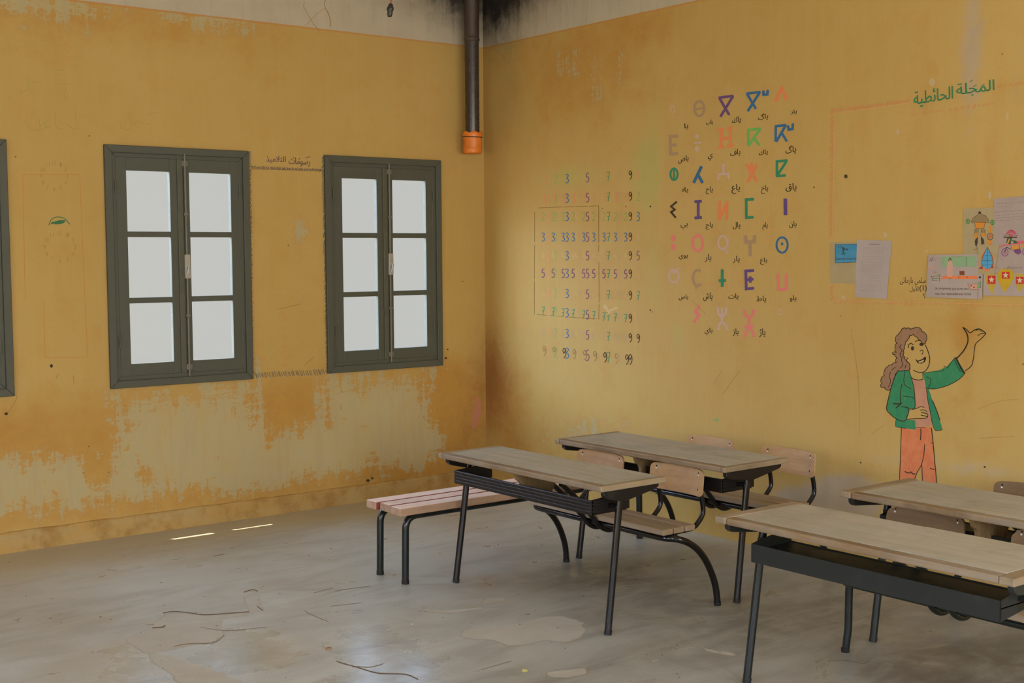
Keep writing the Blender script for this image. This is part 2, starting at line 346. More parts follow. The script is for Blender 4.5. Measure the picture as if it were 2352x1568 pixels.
def wall_grid(name, axis, lo, hi, step, holes, wear_fn, thick, tint_fn):
    """front skin on the plane, reveals round the holes, outer skin; axis 0: along x (left wall), 1: along y (right wall)"""
    cuts_a = sorted(set(list(np.arange(lo, hi, step))+[hi]+[h for H in holes for h in H[:2]]))
    cuts_z = sorted(set(list(np.arange(0, ROOM_Z, step))+[ROOM_Z]+[h for H in holes for h in H[2:]]))
    A, Z = np.meshgrid(np.array(cuts_a), np.array(cuts_z)); a = A.ravel(); z = Z.ravel(); na = len(cuts_a); nz = len(cuts_z)
    V = [((x, 0, zz) if axis == 0 else (0, x, zz)) for x, zz in zip(a, z)]; nf = len(V)
    V += [((x, thick, zz) if axis == 0 else (thick, x, zz)) for x, zz in zip(a, z)]; Fc = []
    def inhole(ca, cz): return any(H[0] < ca < H[1] and H[2] < cz < H[3] for H in holes)
    solid = np.ones((nz-1, na-1), bool)
    for j in range(nz-1):
        for i in range(na-1):
            if inhole((cuts_a[i]+cuts_a[i+1])/2, (cuts_z[j]+cuts_z[j+1])/2): solid[j, i] = False
    for j in range(nz-1):
        for i in range(na-1):
            if not solid[j, i]: continue
            q = (j*na+i, j*na+i+1, (j+1)*na+i+1, (j+1)*na+i); Fc.append(q); Fc.append(tuple(k+nf for k in q[::-1]))
            if i == 0 or not solid[j, i-1]: Fc.append((q[0], q[3], q[3]+nf, q[0]+nf))
            if i == na-2 or not solid[j, i+1]: Fc.append((q[1], q[1]+nf, q[2]+nf, q[2]))
            if j == 0 or not solid[j-1, i]: Fc.append((q[0], q[0]+nf, q[1]+nf, q[1]))
            if j == nz-2 or not solid[j+1, i]: Fc.append((q[3], q[2], q[2]+nf, q[3]+nf))
    me = bpy.data.meshes.new(name); me.from_pydata(V, [], Fc); me.update(); me.materials.append(M_WALL)
    at = me.color_attributes.new('wear_tone', 'FLOAT_COLOR', 'POINT'); w = wear_fn(a, z); w = np.concatenate([w, np.zeros_like(w)]); at.data.foreach_set('color', w.astype(np.float32).ravel())
    at = me.color_attributes.new('tint', 'FLOAT_COLOR', 'POINT'); w = tint_fn(a, z); w = np.concatenate([w, np.zeros_like(w)]); at.data.foreach_set('color', w.astype(np.float32).ravel())
    bm = bmesh.new(); bm.from_mesh(me); bmesh.ops.recalc_face_normals(bm, faces=bm.faces[:]); bm.to_mesh(me); bm.free()
    o = bpy.data.objects.new(name, me); COL.objects.link(o); o['kind'] = 'structure'; return o

def LW(pts): return [(at_left(x, y).x, at_left(x, y).z) for x, y in pts]
def RW(pts): return [(at_right(x, y).y, at_right(x, y).z) for x, y in pts]
def FW(pts): return [(at_floor(x, y).x, at_floor(x, y).y) for x, y in pts]

def wear_left(a, z):
    low = LW([(-60, 1075), (0, 1070), (70, 1066), (100, 1046), (122, 1070), (250, 1062), (272, 1035), (276, 960), (270, 905), (330, 895), (560, 880), (575, 935), (600, 990),
              (620, 1022), (680, 1012), (750, 970), (752, 900), (780, 866), (1000, 850), (985, 930), (1000, 1000), (960, 1040), (900, 1052), (800, 1078), (720, 1092), (640, 1108), (520, 1132),
              (450, 1112), (390, 1122), (285, 1146), (200, 1148), (90, 1165), (0, 1172), (-60, 1180)])
    p = soft(poly_sd(a, z, low)+.035, .21)
    tr = LW([(290, 900), (570, 885), (565, 985), (440, 1010), (300, 1000)]); p -= .27*soft(poly_sd(a, z, tr), .1)
    tr = LW([(780, 866), (1000, 850), (1000, 1020), (860, 1040), (760, 980)]); p -= .22*soft(poly_sd(a, z, tr), .1)
    for c, r in (((330, 1078), .10), ((225, 1090), .09), ((500, 1052), .05)):
        q = at_left(*c); p -= .55*blob(a, z, (q.x, q.z), r, r*.8)
    q = at_left(985, 1050); p += .28*blob(a, z, (q.x, q.z), .30, .22)
    # bloom under the painted line
    p += .40*np.exp(-((3.19-z)/.11)**2)*(z < 3.2)*np.where(a < -1.2, 1, .25)*(.7+.3*np.sin(a*5.3))
    q = at_left(130, 40); p += .34*blob(a, z, (q.x, q.z), .7, .28); q = at_left(530, 70); p += .22*blob(a, z, (q.x, q.z), .55, .2)
    for c, r, k in (((620, 480), .16, .30), ((690, 560), .14, .32), ((690, 520), .08, .34), ((650, 800), .35, .28), ((150, 700), .12, .28), ((720, 700), .12, .22)):
        q = at_left(*c); p += k*blob(a, z, (q.x, q.z), r, r*1.2)
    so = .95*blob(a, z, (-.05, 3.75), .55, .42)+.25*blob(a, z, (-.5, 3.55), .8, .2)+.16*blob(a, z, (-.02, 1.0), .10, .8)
    q = at_left(1060, 1060); so += .22*blob(a, z, (q.x, q.z), .3, .35); q = at_left(880, 1120); so += .12*blob(a, z, (q.x, q.z), .4, .12)
    so += .10*blob(a, z, (-.28, 2.75), .12, .45)
    q = at_left(20, 930); so += .05*blob(a, z, (q.x, q.z), .3, .2)
    return np.stack([np.clip(p, 0, 1), np.clip(so, 0, 1), np.zeros_like(a), np.zeros_like(a)], 1)

def wear_right(a, z):
    p = np.zeros_like(a)
    top = RW([(1230, 85), (1500, 23), (1520, 120), (1480, 240), (1400, 330), (1300, 340), (1260, 250)]); p += .38*soft(poly_sd(a, z, top), .3)
    for c, rx, rz, k in (((1330, 1010), .45, .28, .42), ((1200, 1010), .3, .3, .30), ((1420, 985), .35, .12, .2), ((2090, 800), .08, .10, .3), ((1650, 930), .4, .1, .18), ((2000, 1080), .5, .05, .3), ((1300, 140), .2, .12, .2)):
        q = at_right(*c); p += k*blob(a, z, (q.y, q.z), rx, rz)
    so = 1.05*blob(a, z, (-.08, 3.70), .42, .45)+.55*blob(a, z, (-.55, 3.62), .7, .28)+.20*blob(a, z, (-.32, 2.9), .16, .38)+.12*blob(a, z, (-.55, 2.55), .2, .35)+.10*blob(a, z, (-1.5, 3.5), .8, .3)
    so += .24*blob(a, z, (-.03, .85), .16, .45)+.10*blob(a, z, (-.25, .95), .35, .35)+.06*blob(a, z, (-.9, .5), .8, .25)  # darker tone low down along the room corner
    pl = np.zeros_like(a)
    for c, rx, rz, k in (((1880, 1165), .42, .13, .95), ((1960, 1120), .25, .10, .8), ((2300, 1080), .5, .07, .45), ((2060, 1060), .5, .05, .4), ((1550, 1195), .5, .12, .35), ((1700, 1000), .5, .05, .25),
                         ((1400, 965), .3, .05, .25), ((1450, 930), .25, .05, .2), ((2235, 90), .09, .6, .62), ((2345, 150), .10, .6, .42), ((2150, 250), .2, .5, .25)):
        q = at_right(*c); pl += k*blob(a, z, (q.y, q.z), rx, rz)
    g = np.zeros_like(a)
    for c, rx, rz, k in (((1485, 400), .16, .28, .9), ((1320, 405), .4, .12, .7), ((1500, 640), .12, .35, .55), ((1560, 770), .1, .15, .6), ((1300, 700), .3, .35, .35), ((1510, 250), .12, .3, .35), ((1240, 480), .1, .3, .3)):
        q = at_right(*c); g += k*blob(a, z, (q.y, q.z), rx, rz)
    return np.stack([np.clip(p, 0, 1), np.clip(so, 0, 1), np.clip(pl, 0, 1), np.clip(g, 0, 1)], 1)

def tint_left(a, z):
    o = .55*np.exp(-((3.2-z)/.35)**2)*(z < 3.25)*np.clip((-1.3-a)/.6, 0, 1)+.60*np.clip((1.0-z)/.35, 0, 1)*np.clip((z-.05)/.1, 0, 1)
    for c, rx, rz, k in (((650, 900), .3, .2, .5), ((1020, 900), .25, .35, .8), ((960, 1050), .35, .3, .4), ((100, 960), .6, .25, .35)):
        q = at_left(*c); o += k*blob(a, z, (q.x, q.z), rx, rz)
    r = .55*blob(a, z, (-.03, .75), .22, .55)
    q = at_left(1010, 1050); r += .30*blob(a, z, (q.x, q.z), .3, .3); q = at_left(860, 1110); r += .25*blob(a, z, (q.x, q.z), .4, .1)
    return np.stack([np.clip(o, 0, 1), np.clip(r, 0, 1), np.zeros_like(a), np.ones_like(a)], 1)
def tint_right(a, z):
    o = np.zeros_like(a); r = np.zeros_like(a)
    for c, rx, rz, k in (((1330, 160), .75, .45, .75), ((1180, 960), .25, .5, .7), ((1500, 40), .5, .2, .4), ((2220, 780), .10, .5, .55), ((2120, 220), .12, .45, .4), ((2290, 260), .06, .5, .45), ((2250, 760), .5, .08, .3), ((1300, 1050), .5, .2, .35)):
        q = at_right(*c); o += k*blob(a, z, (q.y, q.z), rx, rz)
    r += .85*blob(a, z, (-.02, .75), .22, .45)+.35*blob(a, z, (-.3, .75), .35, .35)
    return np.stack([np.clip(o, 0, 1), np.clip(r, 0, 1), np.zeros_like(a), np.ones_like(a)], 1)

# ------------------------------------------------------------------ setting
ZT, ZB = 2.3708, 0.9070
WINS = [(-4.332, -3.390), (-2.828, -1.887), (-1.335, -0.390)]
IN = .045
wall_left = wall_grid('wall_left', 0, ROOM_X, 0.0, .035, [(a+IN, b-IN, ZB+IN, ZT-IN) for a, b in WINS], wear_left, .075, tint_left)
wall_right = wall_grid('wall_right', 1, ROOM_Y, 0.0, .035, [], wear_right, .30, tint_right)
tag(wall_left, 'ochre window wall with peeling paint under the sills', 'wall'); tag(wall_right, 'ochre wall painted with alphabet, numbers and a figure', 'wall')

def open_wall(name, axis, pos, lo, hi, holes, out):
    mb = MB(); xs = sorted([lo, hi]+[h for H in holes for h in H[:2]])
    for i in range(len(xs)-1):
        c = (xs[i]+xs[i+1])/2; hs = [H for H in holes if H[0] < c < H[1]]; segs = [(0, ROOM_Z)] if not hs else [(0, hs[0][2]), (hs[0][3], ROOM_Z)]
        for z0, z1 in segs:
            if z1-z0 < .01: continue
            if axis == 0: mb.box((xs[i], min(pos, pos+out), z0), (xs[i+1], max(pos, pos+out), z1))
            else: mb.box((min(pos, pos+out), xs[i], z0), (max(pos, pos+out), xs[i+1], z1))
    o = mb.build(name, M_FAR); o['kind'] = 'structure'; return o
w = open_wall('wall_back', 0, ROOM_Y, ROOM_X, 0.3, [(a, b, .95, 2.55) for a, b in BACK_OPEN], -.3); tag(w, 'ochre wall with window openings behind the viewer', 'wall')
w = open_wall('wall_side', 1, ROOM_X, ROOM_Y, 0.3, [(a, b, .35, 2.55) for a, b in SIDE_OPEN], -.3); tag(w, 'ochre wall with openings at the left side', 'wall')
mb = MB(); mb.box((ROOM_X-.3, ROOM_Y-.3, ROOM_Z), (.3, .3, ROOM_Z+.2)); o = mb.build('ceiling', M_CEIL); tag(o, 'pale plaster ceiling', 'ceiling', kind='structure')
mb = MB(); mb.box((ROOM_X, .076, 3.20), (-2.98, .66, 3.30)); mb.box((-2.98, .076, 3.20), (-2.50, .497, 3.30)); mb.box((-2.50, .076, 3.20), (-2.14, .508, 3.30)); mb.box((-2.14, .076, 3.20), (.3, .66, 3.30)); o = mb.build('sun_blocker_1', M_CEIL); tag(o, 'added unseen eave slab cut to pass only thin sun streaks', 'sun_blocker', kind='structure')  # unseen slab added to block the sun except for thin floor streaks

def make_floor():
    st = .025; xs = np.arange(ROOM_X-.3, .3+st, st*1.0); ys = np.arange(ROOM_Y-.3, .3+st, st)
    X, Y = np.meshgrid(xs, ys); x = X.ravel(); y = Y.ravel(); nx, ny = len(xs), len(ys)
    tan = np.zeros_like(x); gl = np.zeros_like(x); dk = np.zeros_like(x)
    for P, w, k in (([(1055, 1460), (1070, 1445), (1130, 1440), (1200, 1432), (1240, 1418), (1290, 1414), (1330, 1425), (1346, 1445), (1335, 1465), (1300, 1475), (1250, 1470), (1215, 1480), (1170, 1483), (1130, 1470), (1085, 1468)], .05, 1),
                 ([(285, 1472), (330, 1448), (385, 1408), (470, 1410), (572, 1405), (560, 1370), (590, 1362), (604, 1400), (560, 1414), (512, 1420), (502, 1440), (516, 1455), (490, 1475), (450, 1478), (400, 1490), (345, 1500), (350, 1520), (392, 1545), (410, 1568), (560, 1568), (470, 1530), (380, 1505), (330, 1498)], .04, 1),
                 ([(252, 1274), (300, 1258), (330, 1262), (300, 1275)], .03, .9), ([(240, 1306), (275, 1294), (335, 1300), (280, 1312)], .03, .8),
                 ([(1100, 1385), (1115, 1372), (1160, 1370), (1165, 1380), (1120, 1390)], .03, .8), ([(1250, 1540), (1350, 1530), (1360, 1548), (1300, 1560), (1250, 1555)], .04, .7),
                 ([(940, 1390), (1000, 1400), (1110, 1392), (1120, 1398), (1040, 1410), (960, 1405)], .025, .7), ([(425, 1300), (455, 1290), (470, 1300), (440, 1306)], .02, .8),
                 ([(980, 1470), (1010, 1465), (1015, 1472), (990, 1476)], .02, .7), ([(1490, 1515), (1510, 1512), (1515, 1520), (1495, 1524)], .02, .8), ([(1600, 1480), (1640, 1490), (1700, 1500), (1690, 1510), (1620, 1498)], .03, .7)):
        tan = np.maximum(tan, k*soft(poly_sd(x, y, FW(P)), w))
    for P in ([(785, 1460), (830, 1440), (890, 1446), (960, 1488), (995, 1540), (990, 1600), (770, 1600), (790, 1520), (770, 1490)], [(270, 1485), (345, 1518), (400, 1600), (240, 1600)], [(470, 1495), (520, 1440), (560, 1445), (650, 1470), (690, 1500), (600, 1545), (500, 1540)]):
        gl = np.maximum(gl, soft(poly_sd(x, y, FW(P)), .12))
    for c, rx, ry, k in (((1420, 1330), .6, .8, 1.0), ((1700, 1420), .9, .7, .9), ((2250, 1540), .9, .7, 1.1), ((1560, 1390), .7, .6, .9), ((1950, 1420), .8, .7, .9), ((1350, 1550), .7, .4, .6), ((1000, 1560), .6, .25, .3)):  # broad darker floor areas under and right of the desks
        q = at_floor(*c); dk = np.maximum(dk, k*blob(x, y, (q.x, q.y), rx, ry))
    du = .75*np.exp(-(np.abs(y)/.55)**2)+.25*np.exp(-(np.abs(y)/1.6)**2)+.35*np.exp(-(np.abs(x)/.5)**2)
    q = at_floor(100, 1330); du += .25*blob(x, y, (q.x, q.y), .8, .5)
    me = bpy.data.meshes.new('floor'); V = np.stack([x, y, np.zeros_like(x)], 1)
    F = [(j*nx+i, j*nx+i+1, (j+1)*nx+i+1, (j+1)*nx+i) for j in range(ny-1) for i in range(nx-1)]
    me.from_pydata(V.tolist(), [], F); me.update(); me.materials.append(M_FLOOR)
    at = me.color_attributes.new('wear_tone', 'FLOAT_COLOR', 'POINT'); at.data.foreach_set('color', np.stack([np.clip(tan, 0, 1), np.clip(gl, 0, 1), np.clip(dk, 0, 1), np.clip(du, 0, 1)], 1).astype(np.float32).ravel())
    o = bpy.data.objects.new('floor', me); COL.objects.link(o); return tag(o, 'worn grey concrete floor with dusty patches', 'floor', kind='structure')
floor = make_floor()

def make_skirting():
    rnd = random.Random(3); mb = MB(); n = 160; vs = []; x0, x1 = ROOM_X, -.001
    for i in range(n+1):
        x = x0+(x1-x0)*i/n; h = .116+rnd.uniform(-.003, .003); d = .024+rnd.uniform(-.002, .002)
        vs += [(x, -.0005, 0), (x, -d, 0), (x, -d, h-.012), (x, -d+.010, h), (x, -.0005, h+.004)]
    fs = [(i*5+k, (i+1)*5+k, (i+1)*5+k+1, i*5+k+1) for i in range(n) for k in range(4)]; mb.add(vs, fs)
    o = mb.build('baseboard_left', M_SKIRT); return tag(o, 'low plaster skirting under the windows', 'baseboard', kind='structure')
make_skirting()

# windows ------------------------------------------------------------
def make_window():
    root = empty('window_1', (0, 0, 0)); w = .941; zb, zt = ZB, ZT; cw = .066
    f = MB()
    def mitre(x0, x1, z0, z1, cw, y0, y1):
        P = [((x0, z0), (x1, z0), (x1-cw, z0+cw), (x0+cw, z0+cw)), ((x1, z0), (x1, z1), (x1-cw, z1-cw), (x1-cw, z0+cw)), ((x1, z1), (x0, z1), (x0+cw, z1-cw), (x1-cw, z1-cw)), ((x0, z1), (x0, z0), (x0+cw, z0+cw), (x0+cw, z1-cw))]
        for q in P: f.prism(q, 1, y0, y1, .003)
    mitre(0, w, zb, zt, .045, -.024, -.0005)
    mitre(.043, w-.043, zb+.043, zt-.043, .028, -.010, .05)
    f.build('frame', M_FRAME, root)
    lx0, lx1, lz0, lz1 = cw+.002, w-cw-.002, zb+cw+.002, zt-cw-.002; mid = w*.5+.004
    for k, (a, b) in enumerate(((lx0, mid-.003), (mid+.003, lx1))):
        s = MB(); so, si = (.068, .062) if k == 0 else (.058, .060)
        ga, gb = (a+so, b-si) if k == 0 else (a+si, b-so); g0, g1 = lz0+.075, lz1-.080; bar = .034; ph = ((g1-g0)-2*bar)/3
        y0, y1 = -.006, .030
        s.box((a, y0, lz0), (ga, y1, lz1), .003); s.box((gb, y0, lz0), (b, y1, lz1), .003); s.box((ga-.001, y0+.001, lz0), (gb+.001, y1, g0), .003); s.box((ga-.001, y0+.001, g1), (gb+.001, y1, lz1), .003)
        for j in (1, 2): z = g0+j*ph+(j-1)*bar; s.box((ga-.001, y0+.004, z), (gb+.001, y1-.004, z+bar), .003)
        sash = s.build('sash', M_FRAME, root)
        for j in range(3):
            z = g0+j*(ph+bar); p = MB(); p.box((ga-.004, .010, z-.004), (gb+.004, .013, z+ph+.004)); p.build('pane', M_GLASS, sash)
        for z in (lz0+.18, lz1-.22):
            h = MB(); x = a-.002 if k == 0 else b+.002; h.tube([(x, -.014, z), (x, -.014, z+.07)], .006, 8); h.build('hinge', M_FRAME2, sash)
    m = MB(); m.box((mid-.020, -.016, lz0), (mid+.016, -.005, lz1), .004); m.build('meeting_strip', M_FRAME2, root)
    xb = mid+.030; r = MB(); r.tube([(xb, -.018, lz0-.02), (xb, -.018, lz1+.03)], .0075, 10); rod = r.build('bolt_rod', M_IRON, root)
    k = MB()
    for z in (lz0+.02, lz1-.045): k.box((xb-.020, -.022, z), (xb+.020, -.005, z+.035), .003)
    for z in (lz0+.35, lz1-.35): k.box((xb-.014, -.026, z), (xb+.014, -.005, z+.02), .003)
    k.build('bolt_guide', M_IRON, rod)
    lk = MB(); zc = (zb+zt)/2-.0; lk.box((xb-.016, -.034, zc-.075), (xb+.018, -.006, zc+.075), .004); lock = lk.build('lock_case', M_LOCK, root)
    h = MB(); h.tube([(xb, -.034, zc), (xb, -.055, zc), (xb-.012, -.060, zc-.05)], .006, 8); h.build('handle', M_LOCK, lock)
    return root
win = make_window()
for i, ((a, b), lab) in enumerate(zip(WINS, ('grey window cut off at the left edge of the picture', 'grey six-pane window left of the written heading', 'grey six-pane window nearest the room corner'))):
    o = win if i == 0 else copy_tree(win); o.name = 'window_%d' % (i+1); o.location = (a, 0, 0); tag(o, lab, 'window', kind='structure')

# ------------------------------------------------------------------ school desks with attached benches
# local frame of a desk: x = depth (from the table towards its bench), y = -v along the desk, origin between the front feet
def make_desk(kind, uf=-.072, ub=.325):
    root = empty('school_desk'); L = .63; zt = .682; th = .024
    blk = M_BLACK if kind == 'a' else M_BLACKG; trm = M_TRAYBLACK if kind == 'a' else M_TRAYGREEN
    cl = .030 if kind == 'a' else .055
    # tabletop: boards held between two end cleats, front rail with a pencil groove
    mb = MB(); fr = uf+.046; gv = .008; gc = .001 if kind == 'a' else .006; nb = 2; yw = (2*(L-cl))/nb
    for i in range(nb):
        y0 = -(L-cl)+i*yw; mb.box((fr+gv, y0+(.0012 if i else gc), zt-th), (ub, y0+yw-(gc if i else .0012), zt-(.0015 if i == 1 else 0)), .0015)
    top = mb.build('tabletop', M_TOP, root)
    mb = MB(); mb.box((fr-.001, -(L-cl)+.001, zt-.014), (fr+gv+.001, (L-cl)-.001, zt-.005)); mb.build('pencil_groove', M_RUBBER, top)
    mb = MB(); mb.box((fr+gv+.002, -.003, zt-.02), (ub-.002, .003, zt-.004)); mb.build('board_joint', M_RUBBER, top)
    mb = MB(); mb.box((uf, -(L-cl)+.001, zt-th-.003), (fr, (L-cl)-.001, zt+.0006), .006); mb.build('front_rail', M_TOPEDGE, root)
    for s in (-1, 1):
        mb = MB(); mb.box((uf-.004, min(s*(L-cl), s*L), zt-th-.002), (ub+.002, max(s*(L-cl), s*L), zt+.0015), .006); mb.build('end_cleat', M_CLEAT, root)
        if kind != 'a': yy = sorted((s*(L-cl), s*(L-cl-gc-.001))); mb = MB(); mb.box((fr, yy[0], zt-.02), (ub-.002, yy[1], zt-.006)); mb.build('cleat_groove', M_RUBBER, top)
    # brackets under the ends
    for s in (-1, 1):
        mb = MB(); zz = zt-th-.004
        mb.prism([(uf+.03, zz), (uf+.032, zz-.022), (uf+.05, zz-.036), (.06, zz-.056), (.10, zz-.056), (.28, zz-.022), (.295, zz-.012), (.295, zz)], 1, s*.585, s*.612, .003)
        mb.build('end_bracket', trm, root)
    z0 = zt-th-.001
    if kind != 'worn': mb = MB(); mb.prism([(uf+.012, z0), (uf+.026, z0-.034), (uf+.046, z0-.046), (uf+.054, z0-.062), (uf+.060, z0-.130), (uf+.235, z0-.130), (uf+.270, z0-.060), (uf+.315, z0)], 1, .002, .024, .002); mb.build('center_support', M_BRACE, root)
    # book tray
    mb = MB(); ta, tb, tv = (-.045, .19, .528)
    if kind == 'a':
        prof = [(ta, .535), (ta, .602), (ta+.004, .602), (ta+.004, .540)]
        mb.box((ta, -tv, .535), (ta+.012, tv, .602), .002)
        for z in (.547, .563, .579, .594): mb.box((ta-.0035, -tv, z), (ta+.002, tv, z+.006), .0015)
        mb.box((ta+.010, -tv, .535), (tb-.02, tv, .541), .001)
        for s in (-1, 1):
            mb.prism([(ta+.002, .535), (ta+.002, .602), (ta+.06, .606), (tb-.03, .618), (tb-.008, .606), (tb, .58), (tb, .540)], 1, s*tv, s*(tv-.012), .002)
            for z in (.550, .566, .582): mb.box((ta+.004, min(s*tv, s*(tv+.003)), z), (tb-.03, max(s*tv, s*(tv+.003)), z+.005), .001)
    else:
        mb.box((ta, -tv, .505), (ta+.004, tv, .577), .001)
        mb.box((ta+.002, -tv, .548), (tb, tv, .552)); mb.box((tb-.003, -tv, .535), (tb, tv, .556))
        for s in (-1, 1): mb.prism([(ta, .506), (ta, .577), (ta+.05, .588), (tb-.02, .606), (tb, .600), (tb, .535)], 1, s*tv, s*(tv-.004), .001)
    mb.build('book_tray', trm, root)
    # front legs, leaning back
    for s in (-1, 1):
        mb = MB(); mb.tube([(0, s*.5875, .004), (.082, s*.578, .606), (.085, s*.577, .640)], .0165, 14)
        leg = mb.build('leg', blk, root); mb = MB(); mb.tube([(-.0006, s*.5876, 0), (.004, s*.5872, .022)], .0176, 14); mb.build('foot_cap', M_RUBBER, leg)
        mb = MB(); yy = sorted((s*.525, s*.585)); mb.box((.055, yy[0], .560), (.085, yy[1], .578), .002); mb.build('tray_bracket', blk, leg)
    # bench frame: rail under the slats bent down into two rear feet
    zr = .354
    if kind == 'a':
        half = [(.735, .565, .004), (.722, .562, .10), (.680, .557, .20), (.625, .552, .275), (.560, .545, .325), (.500, .525, .350), (.462, .485, .354), (.455, .43, zr)]
        path = spline(half, 5)[:-1]+[(.455, .43, zr), (.455, -.43, zr)]+[(a, -b, c) for a, b, c in spline(half, 5)[::-1]][1:]
    else:
        half = fillet([(.628, .592, .004), (.636, .585, .10), (.640, .585, .338), (.610, .43, .354)], [0, .02, .085, 0], 6)
        path = [tuple(q) for q in half]+[(a, -b, c) for a, b, c in half[::-1]]
    mb = MB(); mb.tube(path, .0165, 12); fr_ = mb.build('bench_frame', blk, root)
    for s in (-1, 1):
        q = path[0]; mb = MB(); mb.tube([(q[0], s*q[1], 0), (q[0]-.002, s*q[1], .018)], .0178, 14); mb.build('foot_cap', M_RUBBER, fr_)
    if kind != 'a':
        mb = MB(); mb.tube(fillet([(.62, .50, zr), (.455, .50, zr), (.455, -.50, zr), (.62, -.50, zr)], .07, 6), .0155, 12); mb.build('seat_rail', blk, root)
    for y in (-.40, 0, .40): mb = MB(); mb.box((.43, y-.014, .369), (.64, y+.014, .374)); mb.build('slat_bar', blk, root)
    for i in range(3):
        u0 = .418+i*.0745; mb = MB(); mb.box((u0, -.515, .374), (u0+.066, .515, .402), .005); mb.build('seat_slat', M_SLAT, root)
    # backrests on two bent tubes each; the inner tubes swing under the seat
    for s in (-1, 1):
        ym = s*.285
        n = 10; poly = []; worn = (kind == 'worn'); rnd = random.Random(11 if s < 0 else 5)
        hw, hz, r = .183, .066, .026
        for (cx, cz, a0) in ((hw-r, hz-r, 0), (-(hw-r), hz-r, 90), (-(hw-r), -(hz-r), 180), (hw-r, -(hz-r), 270)):
            for k in range(6): a = math.radians(a0+18*k); poly.append((cx+r*math.cos(a), cz+r*math.sin(a)))
        vs = []; 
        # front and back skins of the curved plywood panel: rows across the width
        YS = [-hw+r*(1-math.cos(math.radians(15*k))) for k in range(7)]; YS = YS+[-hw+r+(2*(hw-r))*k/8 for k in range(1, 8)]+[-y for y in YS[::-1]]; cols = len(YS)-1; P = []
        for i in range(cols+1):
            y = YS[i]; ay = min(hw-abs(y), r); dz = r-math.sqrt(max(0, r*r-(r-ay)**2)); zt_, zb_ = hz-dz-.007*(y/hw)**2, -hz+dz-.004*(y/hw)**2
            if worn:
                zt_ -= rnd.uniform(0, .007); 
                if y > hw-.06: zt_ -= .014*(y-(hw-.06))/.06
            P.append((y, zt_, zb_, .028*(1-(y/hw)**2)))
        rows = 5; mbp = MB()
        for side, off in ((0, 0.0), (1, .011)):
            for (y, zt_, zb_, bow) in P:
                for j in range(rows+1):
                    z = zb_+(zt_-zb_)*j/rows; vs.append((.728+bow*.8+off+z*.10, ym+y, .582+z))
        m_ = (cols+1)*(rows+1); fs = []
        for i in range(cols):
            for j in range(rows):
                a = i*(rows+1)+j; b = a+rows+1; fs.append((a, b, b+1, a+1)); fs.append((a+m_, a+1+m_, b+1+m_, b+m_))
            a = i*(rows+1); b = a+rows+1; fs.append((a, a+m_, b+m_, b)); fs.append((a+rows, b+rows, b+rows+m_, a+rows+m_))
        for i in (0, cols):
            for j in range(rows): a = i*(rows+1)+j; fs.append((a, a+1, a+1+m_, a+m_) if i == 0 else (a, a+m_, a+1+m_, a+1))
        mbp.add(vs, fs, False); br = mbp.build('backrest', M_PLY if kind == 'a' else M_PLYD, root)
        for dy in (-.148, .148):
            for dz in (.034, -.036):
                bow = .028*(1-(dy/hw)**2)*.8; sc = MB(); x = .728+bow+dz*.10
                sc.lathe([(0, .0022), (.0030, .0018), (.0046, .0004), (.0048, -.003)], (0, 0, 0), 12); q = sc.v; sc.v = [(x-b[2], ym+dy+b[0], .582+dz+b[1]) for b in q]
                sc.build('screw', M_SCREW if dz > 0 else M_RUBBER, br)
        for dy in (-.148, .148):
            y = ym+dy; inner = abs(y) < .2
            pth = [(.752, y, .630), (.752, y, .54), (.768, y, .47), (.770, y, .425), (.742, y, .388), (.700, y, .362)]
            yi = y if not inner else y
            pth += [(.62, y, .357), (.50, y, .357)]
            mb = MB(); mb.tube(spline(pth, 5), .0125, 12); mb.build('backrest_tube', blk, root)
    for yy in (-.045, .045):
        mb = MB(); mb.tube(spline([(.185, yy, .585), (.24, yy, .54), (.33, yy, .46), (.40, yy, .385), (.45, yy, .335), (.51, yy, .314), (.58, yy, .333), (.66, yy, .366)], 5), .0135, 12); mb.build('connecting_tube', blk, root)
    return root
G_DESK = 'two-seat school desks with attached benches'
DESKS = [('a', (-1.838, -2.785), -.072, .322, 'school desk with ridged black tray, nearest the left bench and the windows'),
         ('a', (-.997, -2.790), -.133, .330, 'school desk with ridged black tray standing against the right wall, behind the front left desk'),
         ('worn', (-1.845, -4.785), -.138, .318, 'school desk with plain dark green tray, nearest the viewer at the lower right'),
         ('b', (-1.005, -4.765), -.185, .300, 'school desk in front of the painted figure, cut off at the right edge')]
for kind, (x, y), uf, ub, lab in DESKS:
    d = make_desk(kind, uf, ub); d.location = (x, y, 0); tag(d, lab, 'desk', G_DESK)

# long bench along the window wall --------------------------------------------
def make_bench():
    root = empty('bench', (-1.2, -1.955, 0)); zt = .412
    for i in range(3):
        y0 = -.165+i*.116; mb = MB(); mb.box((-.925+.012*(i % 2), y0, zt-.042), (.90, y0+.098, zt), .005); sl = mb.build('slat', [M_PINK, M_PINKSIDE, M_PINKGAP], root)
        for f in sl.data.polygons:
            if f.normal.z < .6: f.material_index = 1 if (abs(f.normal.x) > .6 or i == 0 and f.normal.y < -.5) else 2
    for y in (-.095, .150):
        mb = MB(); mb.tube([(-.70, y, zt-.061), (.66, y, zt-.061)], .0185, 14); mb.build('rail', M_BLACKG, root)
        for s in (-1, 1):
            e = .848 if s < 0 else .810; spl = .006
            mb = MB(); mb.tube(fillet([(s*(e+spl), y, .004), (s*e, y, zt-.061), (s*(.66 if s > 0 else .70), y, zt-.061)], .125, 8), .0187, 14)
            leg = mb.build('leg', M_BLACKG, root); mb = MB(); mb.tube([(s*(e+spl), y, 0), (s*(e+spl), y, .02)], .0198, 14); mb.build('foot_cap', M_RUBBER, leg)
    tag(root, 'long pink slatted bench with black tube legs under the windows', 'bench')
make_bench()

